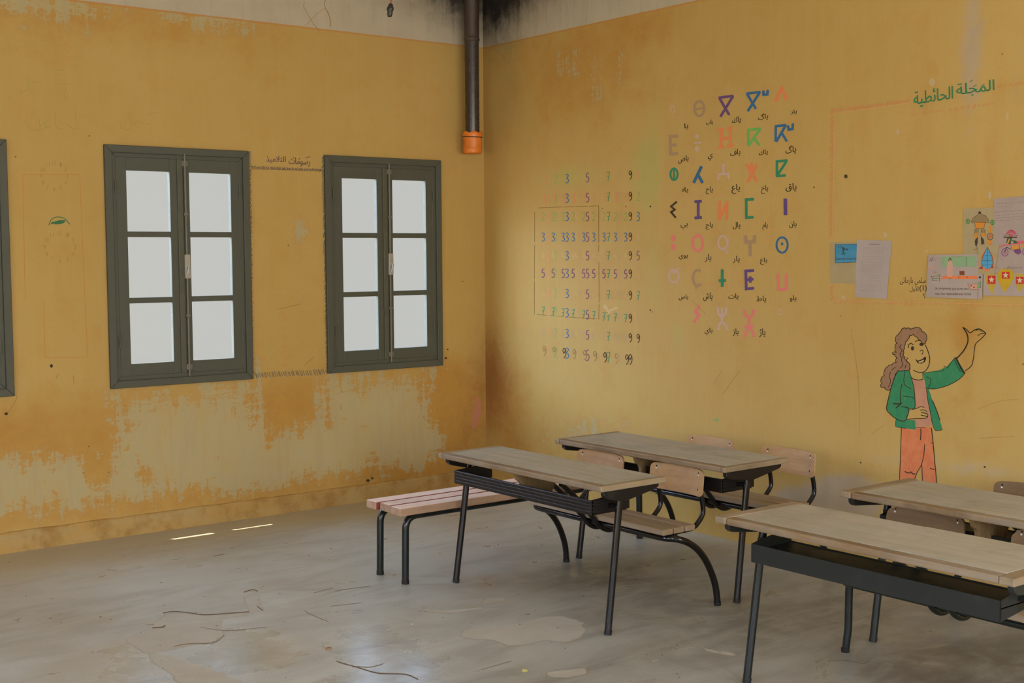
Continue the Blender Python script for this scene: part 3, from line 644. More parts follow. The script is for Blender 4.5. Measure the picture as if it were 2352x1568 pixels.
# stove pipe in the corner ----------------------------------------------------
M_PIPE = metal_paint('heat_stained_pipe', rgb(46, 40, 36), rgb(72, 54, 44), .26, .7, .5)
M_CAN = metal_paint('orange_can', rgb(206, 112, 36), rgb(186, 96, 34), .38, .5, .5)
def make_pipe():
    root = empty('stove_pipe', (-.192, -.125, 2.42))
    mb = MB(); r = .051; mb.lathe([(r*.97, .10), (r, .115), (r, .795), (r*1.0, .80)], (0, 0, 0), 28); mb.build('lower_pipe', M_PIPE, root)
    mb = MB(); mb.lathe([(r+.0005, .79), (r+.006, .795), (r+.007, .805), (r+.003, .815), (r+.003, .835), (r+.0035, 1.478)], (0, 0, 0), 28); mb.build('upper_pipe', metal_paint('rusty_pipe', rgb(58, 44, 36), rgb(86, 60, 44), .4, .6, .6), root)
    mb = MB(); R = .0685; prof = [(.0, .004), (R*.86, .002), (R*.9, .0)]
    prof += [(R*.93, .008), (R*.97, .018)]
    for k in range(9): z = .038+k*.0085; prof += [(R*1.0, z), (R*.965, z+.004)]
    prof += [(R, .122), (R*1.02, .130), (R*1.03, .146), (R*.99, .152), (r+.001, .150)]
    mb.lathe(prof, (0, 0, 0), 32)
    mb.v = [(x*(1+.03*math.sin(z*60)), y*(1-.03*math.sin(z*45)), z+.006*math.sin(6*math.atan2(y, x)+1)*(1 if z > .125 else 0)) for x, y, z in mb.v]
    can = mb.build('can_cap', M_CAN, root); can['label'] = 'ribbed orange tin can closing the pipe end'
    mb = MB(); mb.lathe([(.0705, .116), (.0725, .119), (.0705, .122)], (0, 0, 0), 28); mb.v = [(x, y, z+.006*math.sin(math.atan2(y, x))) for x, y, z in mb.v]; mb.build('wire', M_RUBBER, can)
    tag(root, 'black stove pipe with an orange tin can on its end in the corner', 'pipe')
make_pipe()

# bulb holder hanging from the ceiling ----------------------------------------
def make_holder():
    root = empty('lamp_holder', (-2.392, -2.5, 2.80))
    mb = MB(); mb.lathe([(.0, -.006), (.009, -.006), (.0105, .0), (.0125, .004), (.0125, .020), (.016, .024), (.0165, .034), (.013, .041), (.011, .050), (.005, .056), (.0, .057)], (0, 0, 0), 20)
    mb.v = [(x+.12*z, y, z) for x, y, z in mb.v]; mb.build('socket', metal_paint('black_bakelite', rgb(34, 31, 27), rgb(66, 58, 46), .35, .5, .5), root)
    rnd = random.Random(2)
    for k, (m, off) in enumerate(((paint(190, 60, 62), .0022), (paint(150, 50, 54), -.0022))):
        pts = [(.0066, 0, .055), (.010+off, off, .075), (.012+off, 0, .12), (.006+off, off, .30), (.002+off, 0, .6), (off, 0, ROOM_Z-2.80)]
        mb = MB(); mb.tube(spline(pts, 6), .0026, 8); mb.build('cord', m, root)
    tag(root, 'empty black bulb holder hanging on a red cord', 'lamp holder')
make_holder()

# ------------------------------------------------------------------ drawing and writing on the walls and papers
AT = {'L': at_left, 'R': at_right, 'F': at_floor}
class INK:
    """flat marks of paint lying on a wall, traced in photograph pixels and laid on the wall plane"""
    def __init__(s, wall, off, xf=None): s.w = AT[wall]; s.off = off; s.v = []; s.f = []; s.mi = []; s.mats = []; s.n = 0; s.xf = xf or (lambda x, y: (x, y)); s.k = 1.0
    def sc(s, ox, oy, k): s.xf = lambda x, y: (ox+x/k, oy+y/k); s.k = k; return s
    def slot(s, m):
        if m not in s.mats: s.mats.append(m)
        return s.mats.index(m)
    def put(s, pts, faces, m, lift=0.0, rise=False):
        o = len(s.v); s.n += 1; lift += (s.n % 14)*1.2e-5      # later strokes lie over earlier ones
        for i, (x, y) in enumerate(pts): s.v.append(tuple(s.w(x, y, s.off+lift+(i*1.5e-6 if rise else 0))))
        k = s.slot(m)
        for f in faces: s.f.append(tuple(i+o for i in f)); s.mi.append(k)
    def stroke(s, pts, w, m, smooth=0, lift=.0002, raw=False):
        P = [Vector(p if raw else s.xf(*p)) for p in pts]; w = w if raw else w/s.k
        if smooth: P = [Vector((q.x, q.y)) for q in spline([(p.x, p.y, 0) for p in P], smooth)]
        Q = [P[0]]
        for p in P[1:]:
            if (p-Q[-1]).length > 1e-4: Q.append(p)
        P = Q
        if len(P) < 2: return s.disc((P[0].x, P[0].y), w/2, w/2, m, lift, True)
        h = w/2; L = []; n = len(P)
        for i in range(n):
            d0 = (P[i]-P[i-1]).normalized() if i else None; d1 = (P[i+1]-P[i]).normalized() if i < n-1 else None
            d0 = d0 or d1; d1 = d1 or d0; t = (d0+d1); t = t.normalized() if t.length > 1e-6 else d1
            nn = Vector((-t.y, t.x)); c = max(.45, nn.dot(Vector((-d1.y, d1.x)))); q = P[i].copy()
            L.append((q, nn*(h/c)))
        t0 = (P[1]-P[0]).normalized()*h*.30; t1 = (P[-1]-P[-2]).normalized()*h*.30
        rows = [(L[0][0]-t0, L[0][1]*.82)]+L+[(L[-1][0]+t1, L[-1][1]*.82)]
        pts2 = []
        for q, nn in rows: pts2 += [tuple(q+nn), tuple(q-nn)]
        s.put(pts2, [(2*i, 2*i+1, 2*i+3, 2*i+2) for i in range(len(rows)-1)], m, lift, True); return s
    def fill(s, poly, m, lift=0.0, smooth=0):
        P = [s.xf(*p) for p in poly]
        if smooth: P = [(q.x, q.y) for q in spline([(x, y, 0) for x, y in P+P[:1]], smooth)][:-1]
        tri = tessellate_polygon([[Vector((x, y, 0)) for x, y in P]]); s.put(P, [tuple(t) for t in tri], m, lift); return s
    def disc(s, c, rx, ry, m, lift=.0002, raw=False, n=18):
        c = c if raw else s.xf(*c); k = 1 if raw else s.k; rx, ry = rx/k, ry/k
        s.put([(c[0]+rx*math.cos(2*math.pi*i/n), c[1]+ry*math.sin(2*math.pi*i/n)) for i in range(n)], [tuple(range(n))], m, lift); return s
    def ring(s, c, rx, ry, w, m, a0=0, a1=360, lift=.0002, n=28):
        pts = [(c[0]+rx*math.cos(math.radians(a0+(a1-a0)*i/n)), c[1]+ry*math.sin(math.radians(a0+(a1-a0)*i/n))) for i in range(n+1)]; return s.stroke(pts, w, m, 0, lift)
    def text(s, body, box, m, slope=0.0, lift=.0002, bold=0.0):
        me = text_mesh(shape_ar(body)); xs = [v.co.x for v in me.vertices]; ys = [v.co.y for v in me.vertices]
        a, b, c, d = min(xs), max(xs), min(ys), max(ys); x0, y0, x1, y1 = box; xm = (x0+x1)/2; pts = []
        for v in me.vertices:
            x = x0+(v.co.x-a)/(b-a)*(x1-x0); y = y1-(v.co.y-c)/(d-c)*(y1-y0)+slope*(x-xm); pts.append(s.xf(x, y))
        
        for dx in ((0,) if not bold else (-bold, bold)): s.put([(px+dx, py) for px, py in pts], [tuple(p.vertices) for p in me.polygons], m, lift)
        return s
    def hatch(s, a, b, n, ln, w, m, ang=70, seed=1, jit=.35, skip=.0):
        r = random.Random(seed); a = Vector(a); b = Vector(b); dv = (math.cos(math.radians(ang)), -math.sin(math.radians(ang)))
        for i in range(n):
            if r.random() < skip: continue
            q = a.lerp(b, (i+.5+r.uniform(-jit, jit))/n); l = ln*r.uniform(.6, 1.15); q = q+Vector((r.uniform(-1, 1), r.uniform(-1, 1)))*.1*ln
            s.stroke([(q.x-dv[0]*l/2, q.y-dv[1]*l/2), (q.x+dv[0]*l/2, q.y+dv[1]*l/2)], w, m)
        return s
    def build(s, name, parent=None):
        me = bpy.data.meshes.new(name); me.from_pydata(s.v, [], s.f); me.update()
        for m in s.mats: me.materials.append(m)
        me.polygons.foreach_set('material_index', s.mi)
        o = bpy.data.objects.new(name, me); COL.objects.link(o)
        if parent: o.parent = parent
        return o

# letters joined up with presentation forms: iso, final, initial, medial
AF = {'ا': 'ﺍﺎ', 'أ': 'ﺃﺄ', 'ب': 'ﺏﺐﺑﺒ', 'ت': 'ﺕﺖﺗﺘ', 'ة': 'ﺓﺔ', 'ج': 'ﺝﺞﺟﺠ', 'ح': 'ﺡﺢﺣﺤ', 'خ': 'ﺥﺦﺧﺨ', 'د': 'ﺩﺪ', 'ذ': 'ﺫﺬ', 'ر': 'ﺭﺮ', 'ز': 'ﺯﺰ', 'س': 'ﺱﺲﺳﺴ', 'ش': 'ﺵﺶﺷﺸ', 'ص': 'ﺹﺺﺻﺼ',
      'ض': 'ﺽﺾﺿﻀ', 'ط': 'ﻁﻂﻃﻄ', 'ع': 'ﻉﻊﻋﻌ', 'غ': 'ﻍﻎﻏﻐ', 'ف': 'ﻑﻒﻓﻔ', 'ق': 'ﻕﻖﻗﻘ', 'ك': 'ﻙﻚﻛﻜ', 'ل': 'ﻝﻞﻟﻠ', 'م': 'ﻡﻢﻣﻤ', 'ن': 'ﻥﻦﻧﻨ', 'ه': 'ﻩﻪﻫﻬ', 'و': 'ﻭﻮ', 'ي': 'ﻱﻲﻳﻴ', 'ى': 'ﻯﻰ', 'ئ': 'ﺉﺊﺋﺌ', 'گ': 'ﮒﮓﮔﮕ', 'ژ': 'ﮊﮋ'}
def shape_ar(t):
    out = []
    if not any(c in AF for c in t): return t
    t = t.replace('لا', '\u0001'); AF['\u0001'] = 'ﻻﻼ'; t = t.replace('لأ', '\u0002'); AF['\u0002'] = 'ﻷﻸ'
    for i, c in enumerate(t):
        if c not in AF: out.append(c); continue
        f = AF[c]; pj = i > 0 and t[i-1] in AF and len(AF[t[i-1]]) == 4; nj = i < len(t)-1 and t[i+1] in AF and len(f) == 4
        out.append(f[3] if pj and nj else f[1] if pj else f[2] if nj else f[0])
    return ''.join(out[::-1])
_TXT = {}
def text_mesh(body):
    if body in _TXT: return _TXT[body]
    cu = bpy.data.curves.new('writing', 'FONT'); cu.body = body; cu.resolution_u = 4; o = bpy.data.objects.new('writing', cu); COL.objects.link(o)
    best = -1; me = None
    for res, off in ((4, .0), (2, .001), (3, .001), (4, .001), (6, .001), (2, -.001)):      # outlines that cross themselves fill badly at some settings: keep the fullest
        cu.resolution_u = res; cu.offset = off; dg = C.evaluated_depsgraph_get(); dg.update(); m2 = bpy.data.meshes.new_from_object(o.evaluated_get(dg)); ar = sum(p.area for p in m2.polygons)
        if ar > best*1.01: best, me = ar, m2
    bpy.data.objects.remove(o); bpy.data.curves.remove(cu); _TXT[body] = me; return me

W0 = .0006
PURPLE, BLUE, GREEN, LGREEN, ORANGE, PINK = paint(92, 62, 104), paint(44, 92, 128), paint(42, 118, 86), paint(96, 158, 76), paint(206, 118, 70), paint(204, 112, 104)
PALE, GREYP, INKB, LILAC = paint(182, 148, 112), paint(152, 124, 94), paint(48, 40, 32), paint(178, 148, 128)
VIOLET = paint(84, 62, 112)

# Tifinagh alphabet chart
chart = INK('R', W0-.0002).sc(1180, 180, 2.34028); gl = paint(184, 136, 84)
colx = [820, 952, 1089, 1236, 1383, 1535]
for k, x in enumerate(colx): chart.stroke([(x+2, 118-k*17), (x, 600), (x-1, 1215)], 1.8, gl)
for y0, y1 in ((118, 30), (300, 225), (455, 415), (632, 620), (828, 822), (1000, 1003), (1215, 1212), (1395, 1405)): chart.stroke([(820, y0), (1180, (y0+y1)/2), (1535, y1)], 1.8, gl)
chart = chart.build('painted_alphabet_chart', wall_right)
def letter(fn):
    k = INK('R', W0).sc(1180, 180, 2.34028); fn(k); return k.build('painted_letter', chart)
def S_(k, m, w, *ls):
    for l in ls: k.stroke(l, w*1.17, m)
LET = [
 lambda k: k.ring((855, 165), 11, 19, 9, PALE),
 lambda k: (k.ring((998, 162), 26, 40, 13, GREYP), S_(k, GREYP, 9, [(980, 167), (1018, 159)])),
 lambda k: S_(k, PURPLE, 12, [(1103, 104), (1180, 94)], [(1106, 106), (1158, 195)], [(1179, 96), (1112, 205)]),
 lambda k: S_(k, BLUE, 12, [(1252, 82), (1325, 73)], [(1255, 84), (1301, 162)], [(1323, 75), (1259, 175)], [(1342, 67), (1343, 88), (1364, 86), (1366, 63)]),
 lambda k: S_(k, ORANGE, 14, [(1407, 124), (1440, 50), (1465, 116)]),
 lambda k: S_(k, GREYP, 14, [(882, 309), (841, 313), (843, 407), (881, 403)], [(843, 360), (873, 357)]),
 lambda k: (k.disc((985, 312), 11, 13, LILAC), k.disc((987, 378), 14, 16, LILAC), S_(k, LILAC, 9, [(970, 348), (1010, 343)])),
 lambda k: S_(k, ORANGE, 13, [(1101, 279), (1128, 274)], [(1117, 274), (1115, 368)], [(1102, 371), (1130, 367)], [(1150, 270), (1174, 264)], [(1163, 268), (1165, 364)], [(1150, 365), (1179, 361)], [(1118, 325), (1163, 319)]),
 lambda k: S_(k, LGREEN, 12, [(1261, 276), (1262, 362)], [(1257, 277), (1326, 270)], [(1324, 272), (1264, 360)], [(1292, 320), (1320, 358)]),
 lambda k: S_(k, BLUE, 12, [(1409, 257), (1408, 338)], [(1406, 257), (1464, 251)], [(1462, 253), (1412, 339)], [(1440, 292), (1468, 337)], [(1474, 254), (1478, 275), (1499, 272), (1501, 243)]),
 lambda k: (k.ring((862, 515), 19, 31, 11, GREEN), S_(k, GREEN, 9, [(862, 492), (862, 538)])),
 lambda k: S_(k, BLUE, 14, [(1009, 474), (968, 560)], [(990, 517), (1015, 560)]),
 lambda k: S_(k, LILAC, 12, [(1128, 460), (1128, 512)], [(1101, 544), (1102, 516), (1155, 512), (1155, 540)]),
 lambda k: S_(k, ORANGE, 13, [(1278, 454), (1279, 508)], [(1250, 462), (1308, 554)], [(1307, 464), (1258, 556)]),
 lambda k: S_(k, GREEN, 12, [(1415, 447), (1415, 524)], [(1411, 447), (1471, 441)], [(1468, 443), (1418, 520)], [(1413, 525), (1461, 521)]),
 lambda k: S_(k, INKB, 9, [(876, 663), (846, 688), (866, 705), (846, 718), (871, 748)]),
 lambda k: S_(k, VIOLET, 13, [(974, 662), (1009, 660)], [(992, 662), (992, 748)], [(974, 750), (1010, 747)]),
 lambda k: S_(k, ORANGE, 12, [(1107, 660), (1106, 758)], [(1108, 750), (1146, 668)], [(1147, 660), (1145, 758)]),
 lambda k: S_(k, GREEN, 13, [(1290, 649), (1250, 651), (1251, 748), (1288, 746)]),
 lambda k: S_(k, VIOLET, 17, [(1460, 648), (1461, 732)]),
 lambda k: (k.disc((857, 858), 14, 17, PINK), k.disc((857, 905), 14, 17, PINK)),
 lambda k: k.ring((990, 885), 27, 42, 14, PINK),
 lambda k: (k.ring((1125, 883), 25, 36, 13, LILAC), S_(k, LILAC, 11, [(1128, 908), (1150, 940)])),
 lambda k: S_(k, GREYP, 16, [(1246, 846), (1249, 880), (1293, 877), (1295, 845)], [(1270, 882), (1271, 953)]),
 lambda k: (k.ring((1443, 895), 30, 41, 11, BLUE), k.disc((1443, 889), 7, 8, BLUE)),
 lambda k: (k.ring((862, 1062), 26, 34, 11, LILAC), S_(k, LILAC, 9, [(850, 1030), (862, 1046), (888, 1020)])),
 lambda k: (k.ring((990, 1072), 26, 42, 14, GREYP, 50, 300), S_(k, GREYP, 10, [(985, 1112), (978, 1128)])),
 lambda k: S_(k, GREEN, 14, [(1121, 1028), (1121, 1118)], [(1104, 1087), (1139, 1086)]),
 lambda k: S_(k, VIOLET, 13, [(1290, 1032), (1248, 1035), (1250, 1131), (1290, 1127)], [(1250, 1082), (1287, 1079)], [(1272, 1066), (1272, 1096)]),
 lambda k: S_(k, PINK, 13, [(1422, 1051), (1423, 1135), (1464, 1132), (1465, 1050)]),
 lambda k: S_(k, PINK, 12, [(1000, 1223), (973, 1256), (997, 1270), (968, 1311)]),
 lambda k: S_(k, LILAC, 12, [(1098, 1231), (1101, 1265), (1120, 1285), (1140, 1262), (1142, 1233)], [(1120, 1232), (1120, 1308)], [(1101, 1350), (1105, 1323), (1120, 1309), (1140, 1325), (1147, 1351)]),
 lambda k: S_(k, PINK, 12, [(1240, 1243), (1243, 1270), (1265, 1290), (1288, 1268), (1290, 1242)], [(1265, 1291), (1265, 1334)], [(1241, 1335), (1289, 1328)], [(1242, 1390), (1250, 1359), (1265, 1339), (1285, 1357), (1290, 1387)]),
 lambda k: k.ring((1433, 1255), 11, 14, 6, PALE),
]
for fn in LET: letter(fn)
CAP = [('يا', 918, 240, 938, 275), ('ياب', 1035, 222, 1071, 252), ('ياك', 1175, 206, 1220, 244), ('ياگ', 1315, 188, 1368, 226), ('ياد', 1487, 168, 1522, 196),
 ('ياض', 885, 415, 940, 455), ('ي', 1044, 408, 1070, 440), ('ياف', 1165, 381, 1218, 420), ('ياك', 1318, 383, 1366, 416), ('ياگ', 1462, 360, 1518, 408),
 ('ياه', 905, 583, 938, 615), ('ياح', 1033, 580, 1070, 622), ('ياع', 1172, 568, 1216, 620), ('ياخ', 1330, 573, 1368, 620), ('ياق', 1462, 563, 1520, 608),
 ('يي', 898, 778, 935, 810), ('ياج', 1033, 773, 1070, 812), ('يال', 1178, 772, 1218, 810), ('يام', 1338, 772, 1365, 815), ('يان', 1482, 766, 1520, 804),
 ('يوي', 888, 948, 935, 976), ('يار', 1028, 943, 1062, 986), ('يار', 1178, 953, 1215, 992), ('ياغ', 1325, 963, 1362, 1000),
 ('ياص', 888, 1160, 938, 1192), ('ياش', 1020, 1150, 1068, 1196), ('يات', 1155, 1155, 1208, 1190), ('ياط', 1305, 1168, 1357, 1204), ('ياو', 1485, 1165, 1520, 1201),
 ('ياي', 1027, 1340, 1068, 1379), ('ياز', 1178, 1343, 1208, 1384), ('ياژ', 1320, 1343, 1353, 1390)]
INKC = paint(34, 28, 18)
for t, a, b, c, d in CAP:
    k = INK('R', W0).sc(1180, 180, 2.34028)
    if t == 'ياه': t = 'يا'; k.ring((a+5, d-14), 5, 7, 3, INKC); a += 14
    k.text(t, (a, b, c, d), INKC, -.22 if b < 500 else -.05, bold=.22); k.build('painted_caption', chart)

# number chart 1 to 99
nk = INK('R', W0-.0002).sc(1200, 360, 3.1375); dl = paint(112, 88, 44)
for l in ([(115, 368), (185, 365)], [(190, 365), (285, 362)], [(295, 361), (372, 359)], [(382, 358), (470, 356)], [(480, 356), (550, 352)], [(550, 352), (550, 615)], [(550, 635), (550, 682)], [(551, 758), (553, 1050)], [(553, 1060), (550, 1168)],
          [(88, 395), (88, 610)], [(88, 640), (86, 880)], [(86, 897), (86, 1135)], [(103, 1136), (300, 1150)], [(335, 1154), (550, 1168)]): nk.stroke(l, 3.2, dl)
nchart = nk.build('painted_number_chart', wall_right)
D = {1: [[(.15, .3), (.6, 0), (.6, 1)], [(.3, 1), (.9, 1)]], 2: [[(.1, .2), (.4, 0), (.8, .15), (.75, .45), (.1, 1), (.95, .97)]], 3: [[(.1, .08), (.6, .0), (.85, .2), (.4, .45), (.9, .65), (.7, .95), (.1, 1)]],
     4: [[(.5, 0), (.1, .6), (.9, .6)], [(.7, .35), (.7, 1)]], 5: [[(.85, 0), (.3, .03), (.2, .45), (.7, .45), (.85, .75), (.55, 1), (.1, .97)]], 6: [[(.75, 0), (.25, .4), (.15, .8), (.5, 1), (.85, .8), (.6, .55), (.2, .7)]],
     7: [[(.05, .06), (.85, 0), (.4, 1)], [(.15, .5), (.8, .46)]], 8: [[(.5, .48), (.15, .25), (.5, 0), (.85, .25), (.5, .48), (.1, .78), (.5, 1), (.9, .78), (.5, .48)]], 9: [[(.85, .2), (.5, 0), (.15, .22), (.45, .5), (.85, .2), (.85, .7), (.4, 1)]]}
DC = {1: paint(206, 124, 92), 2: paint(134, 150, 76), 3: paint(50, 98, 140), 4: paint(180, 150, 94), 5: paint(112, 68, 98), 6: paint(184, 145, 88), 7: paint(54, 128, 92), 8: paint(168, 140, 98), 9: paint(62, 50, 36)}
FAINT = {9: paint(140, 110, 66), 1: paint(196, 138, 90)}
dk = INK('R', W0).sc(1200, 360, 3.1375)
UX = [175, 240, 322, 390, 470, 535, 620, 695, 778, 835]; TX = [150, 222, 294, 366, 442, 515, 588, 670, 745]
RY = [165, 303, 430, 578, 712, 838, 980, 1110, 1262, 1400]; RS = [-.055, -.03, -.0, .0, .0, .01, .03, .09, .07, .10]
def dig(d, x, y, h, w=5.0, m=None):
    for l in D[d]: dk.stroke([(x-h*.21+a*h*.42, y-h/2+b*h) for a, b in l], w*(1.2 if d in (3, 5, 9) else 1), m or DC[d], 4 if d not in (1, 7, 4) else 0)
for r in range(10):
    for c in range(10):
        y = RY[r]+RS[r]*(UX[c]-175); h = 62 if r != 9 else 74
        if c < 9:
            dig(c+1, UX[c]+(10 if r and c == 0 else 0), y, h, m=FAINT[1] if c == 0 and r else None)
            if r:
                tx = TX[c]+(8 if r in (1, 9) else 0)
                m = None
                if r == 9: m = DC[9] if c in (2, 6, 8) else FAINT[9]
                dig(r, tx, y, h*.95, m=m)
        elif r < 9: dig(r+1, UX[9], y, h)
dk.build('painted_digits', nchart)

# painted figure of a woman pointing up
fx = dict(ox=1950, oy=700, k=3.6468)
OUT = paint(38, 32, 26)
def fig(): return INK('R', W0).sc(1950, 700, 3.6468)
def crayon(name, c1, c2, c3):
    t = NT(name); a = t.noise(16, 6, .7, t.co((1, 1, 1))); b = t.noise(1.0, 5, .7, t.co((20, 70, 30)))
    c = t.mix(t.step(a, .35, .68), c1, c2); c = t.mix(t.math('MULTIPLY', t.step(b, .5, .75), .5), c, c3); return t.fin(c, .75, 0, .2)
CJ = crayon('crayon_green', rgb(46, 116, 80), rgb(58, 124, 78), rgb(98, 132, 70)); CT = crayon('crayon_orange', rgb(190, 106, 64), rgb(196, 120, 76), rgb(180, 92, 58))
CS = crayon('crayon_rose', rgb(178, 128, 98), rgb(172, 120, 92), rgb(162, 110, 92)); CH = crayon('crayon_brown', rgb(136, 100, 72), rgb(146, 110, 80), rgb(128, 94, 66))
HAIR = [(440, 215), (455, 195), (480, 200), (500, 195), (520, 205), (545, 196), (570, 190), (600, 200), (612, 225), (640, 240), (652, 270), (645, 305), (630, 328), (600, 300), (570, 270), (540, 246), (510, 258), (495, 288), (474, 310), (466, 345), (458, 380), (455, 420), (470, 452), (490, 480), (510, 500), (505, 545), (470, 548), (412, 552), (390, 578), (375, 622), (355, 670), (345, 705), (318, 712), (300, 690), (268, 685), (278, 655), (270, 622), (296, 590), (300, 550), (322, 520), (360, 500), (395, 482), (402, 440), (385, 415), (365, 404), (396, 396), (388, 350), (402, 320), (392, 285), (410, 250)]
J1 = [(410, 552), (505, 550), (525, 610), (545, 690), (553, 780), (552, 868), (502, 866), (490, 930), (465, 972), (400, 955), (345, 910), (315, 870), (330, 790), (355, 690), (385, 600)]
J2 = [(395, 958), (465, 972), (480, 962), (556, 966), (560, 1045), (400, 1022), (388, 1000)]
J3 = [(620, 570), (690, 560), (760, 545), (820, 515), (870, 460), (893, 437), (915, 470), (955, 530), (972, 572), (930, 615), (860, 660), (780, 690), (700, 705), (668, 702), (700, 800), (735, 880), (760, 960), (785, 1045), (725, 1050), (700, 990), (680, 900), (660, 800), (648, 700), (635, 640)]
SH = [(525, 612), (560, 626), (600, 628), (622, 618), (640, 680), (655, 760), (675, 860), (695, 960), (700, 1010), (630, 1022), (565, 1024), (560, 962), (645, 948), (662, 915), (635, 868), (600, 852), (552, 868), (553, 780), (545, 690)]
TR = [(440, 1028), (558, 1046), (566, 1026), (630, 1024), (690, 1020), (700, 1100), (710, 1200), (722, 1320), (738, 1500), (745, 1640), (625, 1640), (614, 1470), (613, 1345), (600, 1352), (550, 1460), (540, 1640), (428, 1640), (424, 1455), (430, 1200)]
k = fig(); o = lambda pts, w=7, sm=3: k.stroke(pts, w, OUT, sm, .0003)
def curl(P, n, amp):
    out = []
    for i in range(len(P)-1):
        a, b = Vector(P[i]), Vector(P[i+1]); d = b-a; nn = Vector((d.y, -d.x)).normalized()
        m = max(1, int(d.length/n))
        for j in range(m): out.append(tuple(a+d*(j/m))); out.append(tuple(a+d*((j+.5)/m)+nn*amp))
    out.append(P[-1]); return out
o(curl(HAIR[:13], 26, 6), 6, 2); o(curl(HAIR[30:], 30, 7)+[HAIR[0]], 6, 2); o(curl(HAIR[12:30], 34, 4), 6, 2)
for l in ([(440, 330), (425, 355), (445, 380), (428, 410), (440, 440)], [(455, 430), (440, 460), (452, 500), (430, 530)], [(350, 560), (340, 600), (350, 640), (330, 690)], [(480, 500), (470, 530)], [(390, 520), (360, 545)]): o(l, 5)
o([(640, 335), (658, 375), (672, 420), (678, 460), (668, 510), (645, 548), (615, 564), (575, 562), (540, 546)]); o([(476, 440), (495, 448), (478, 466), (498, 482), (512, 500), (512, 545)], 5)
o([(500, 358), (502, 332), (522, 322), (540, 334)]); o([(556, 308), (580, 297), (606, 302)]); k.disc((533, 364), 13, 18, OUT, .0003); k.disc((608, 330), 18, 13, OUT, .0003)
o([(596, 386), (616, 379), (621, 397), (611, 416)], 6)
k.fill([(556, 452), (578, 466), (615, 453), (640, 430), (648, 448), (636, 478), (606, 492), (574, 486)], OUT, .0003); k.fill([(578, 476), (600, 470), (626, 458), (630, 466), (618, 480), (592, 484)], paint(190, 158, 98), .0005)
o([(520, 605), (545, 622), (590, 629), (624, 619)]); o([(618, 570), (622, 618)], 5)
o([(905, 447), (935, 415), (965, 378), (990, 330), (998, 285), (985, 232), (955, 188)], 11); o([(955, 188), (985, 205), (1016, 234), (1045, 214), (1090, 200), (1130, 222), (1148, 238)], 8); o([(1062, 214), (1100, 205), (1142, 232)], 6); o([(1078, 260), (1105, 242), (1146, 238)], 6); o([(1090, 215), (1125, 222)], 5)
o([(1148, 240), (1110, 282), (1062, 325), (1052, 380), (1042, 455), (1025, 512), (970, 554)], 7)
o([(895, 440), (915, 480), (945, 540), (970, 572)], 14); o([(880, 452), (905, 505), (935, 560)], 5); o([(972, 572), (930, 617), (860, 660), (780, 690), (700, 704), (640, 692)], 6); o([(890, 440), (850, 490), (826, 530)], 5); o([(826, 530), (800, 512), (790, 550), (720, 556), (622, 570)], 4)
o([(410, 552), (385, 602), (355, 690), (330, 790), (315, 870), (345, 912), (400, 956), (466, 972), (490, 930), (502, 866), (440, 852)], 7); o([(470, 556), (462, 660), (520, 702)], 5); o([(445, 660), (430, 740), (432, 830)], 6); o([(370, 826), (436, 830)], 9, 0); o([(396, 862), (442, 822)], 9, 0)
o([(455, 764), (505, 768), (552, 782)], 5); o([(545, 690), (553, 780), (552, 868), (510, 870)], 6); o([(505, 550), (525, 615), (545, 690)], 5); o([(650, 700), (662, 800), (682, 900), (700, 990), (725, 1050), (785, 1045)], 5); o([(700, 800), (738, 890), (762, 965)], 7); o([(650, 600), (690, 630), (665, 700)], 5); o([(395, 960), (390, 1005), (402, 1022), (480, 1034)], 4)
o([(505, 872), (560, 868), (602, 852), (632, 858)], 6); o([(595, 880), (635, 880), (655, 896)], 6); o([(605, 898), (660, 912)], 7); o([(603, 922), (662, 936)], 7); o([(480, 958), (560, 952), (648, 948), (662, 915)], 6)
o([(440, 1030), (433, 1250), (425, 1455), (428, 1600)], 6); o([(603, 1035), (603, 1080), (600, 1130)], 8); o([(635, 1165), (627, 1260), (605, 1345), (572, 1400), (550, 1460)], 6); o([(612, 1340), (616, 1475), (622, 1620)], 6); o([(692, 1030), (705, 1150), (715, 1260), (726, 1380), (736, 1490), (745, 1640)], 7); o([(565, 1026), (640, 1024)], 4)
o([(470, 1394), (500, 1408), (520, 1398), (532, 1412), (555, 1416)], 8); o([(680, 1368), (715, 1378)], 7, 0); o([(690, 1155), (710, 1158)], 6, 0)
figure = k.build('painted_figure', wall_right); figure['label'] = 'black outline of the painted woman with a raised hand'
for nm, polys, m in (('painted_hair', [HAIR], CH), ('painted_jacket', [J1, J2, J3], CJ), ('painted_shirt', [SH], CS), ('painted_trousers', [TR], CT)):
    k = INK('R', W0-.0002).sc(1950, 700, 3.6468)
    for P in polys: k.fill(P, m)
    k.build(nm, figure)

# painted frame and heading of the wall newspaper
RED = paint(190, 118, 72); REDP = paint(196, 146, 96)
k = INK('R', W0)
k.hatch((1906, 256), (2092, 231), 34, 11, 1.6, RED, 62, 1); k.hatch((2288, 200), (2400, 182), 22, 10, 1.4, RED, 62, 2, skip=.2); k.hatch((2096, 263), (2282, 238), 26, 7, 1.8, RED, 62, 3, skip=.15)
k.hatch((1911, 262), (1908, 545), 60, 9, 1.5, RED, 40, 4); k.hatch((1910, 655), (1911, 692), 9, 9, 1.3, RED, 40, 5); k.hatch((1912, 692), (2420, 704), 72, 10, 1.3, RED, 62, 6, skip=.25)
for l in ([(1906, 262), (2090, 236)], [(1918, 266), (1912, 540)], [(1908, 690), (2400, 701)]): k.stroke(l, 1.0, REDP)
nf = k.build('painted_news_frame', wall_right)
k = INK('R', W0); HG = paint(48, 112, 72)
k.text('المجلة', (2197, 187, 2284, 219), HG, -.13, bold=.6); k.text('الحائطية', (2099, 203, 2189, 241), HG, -.16, bold=.6)
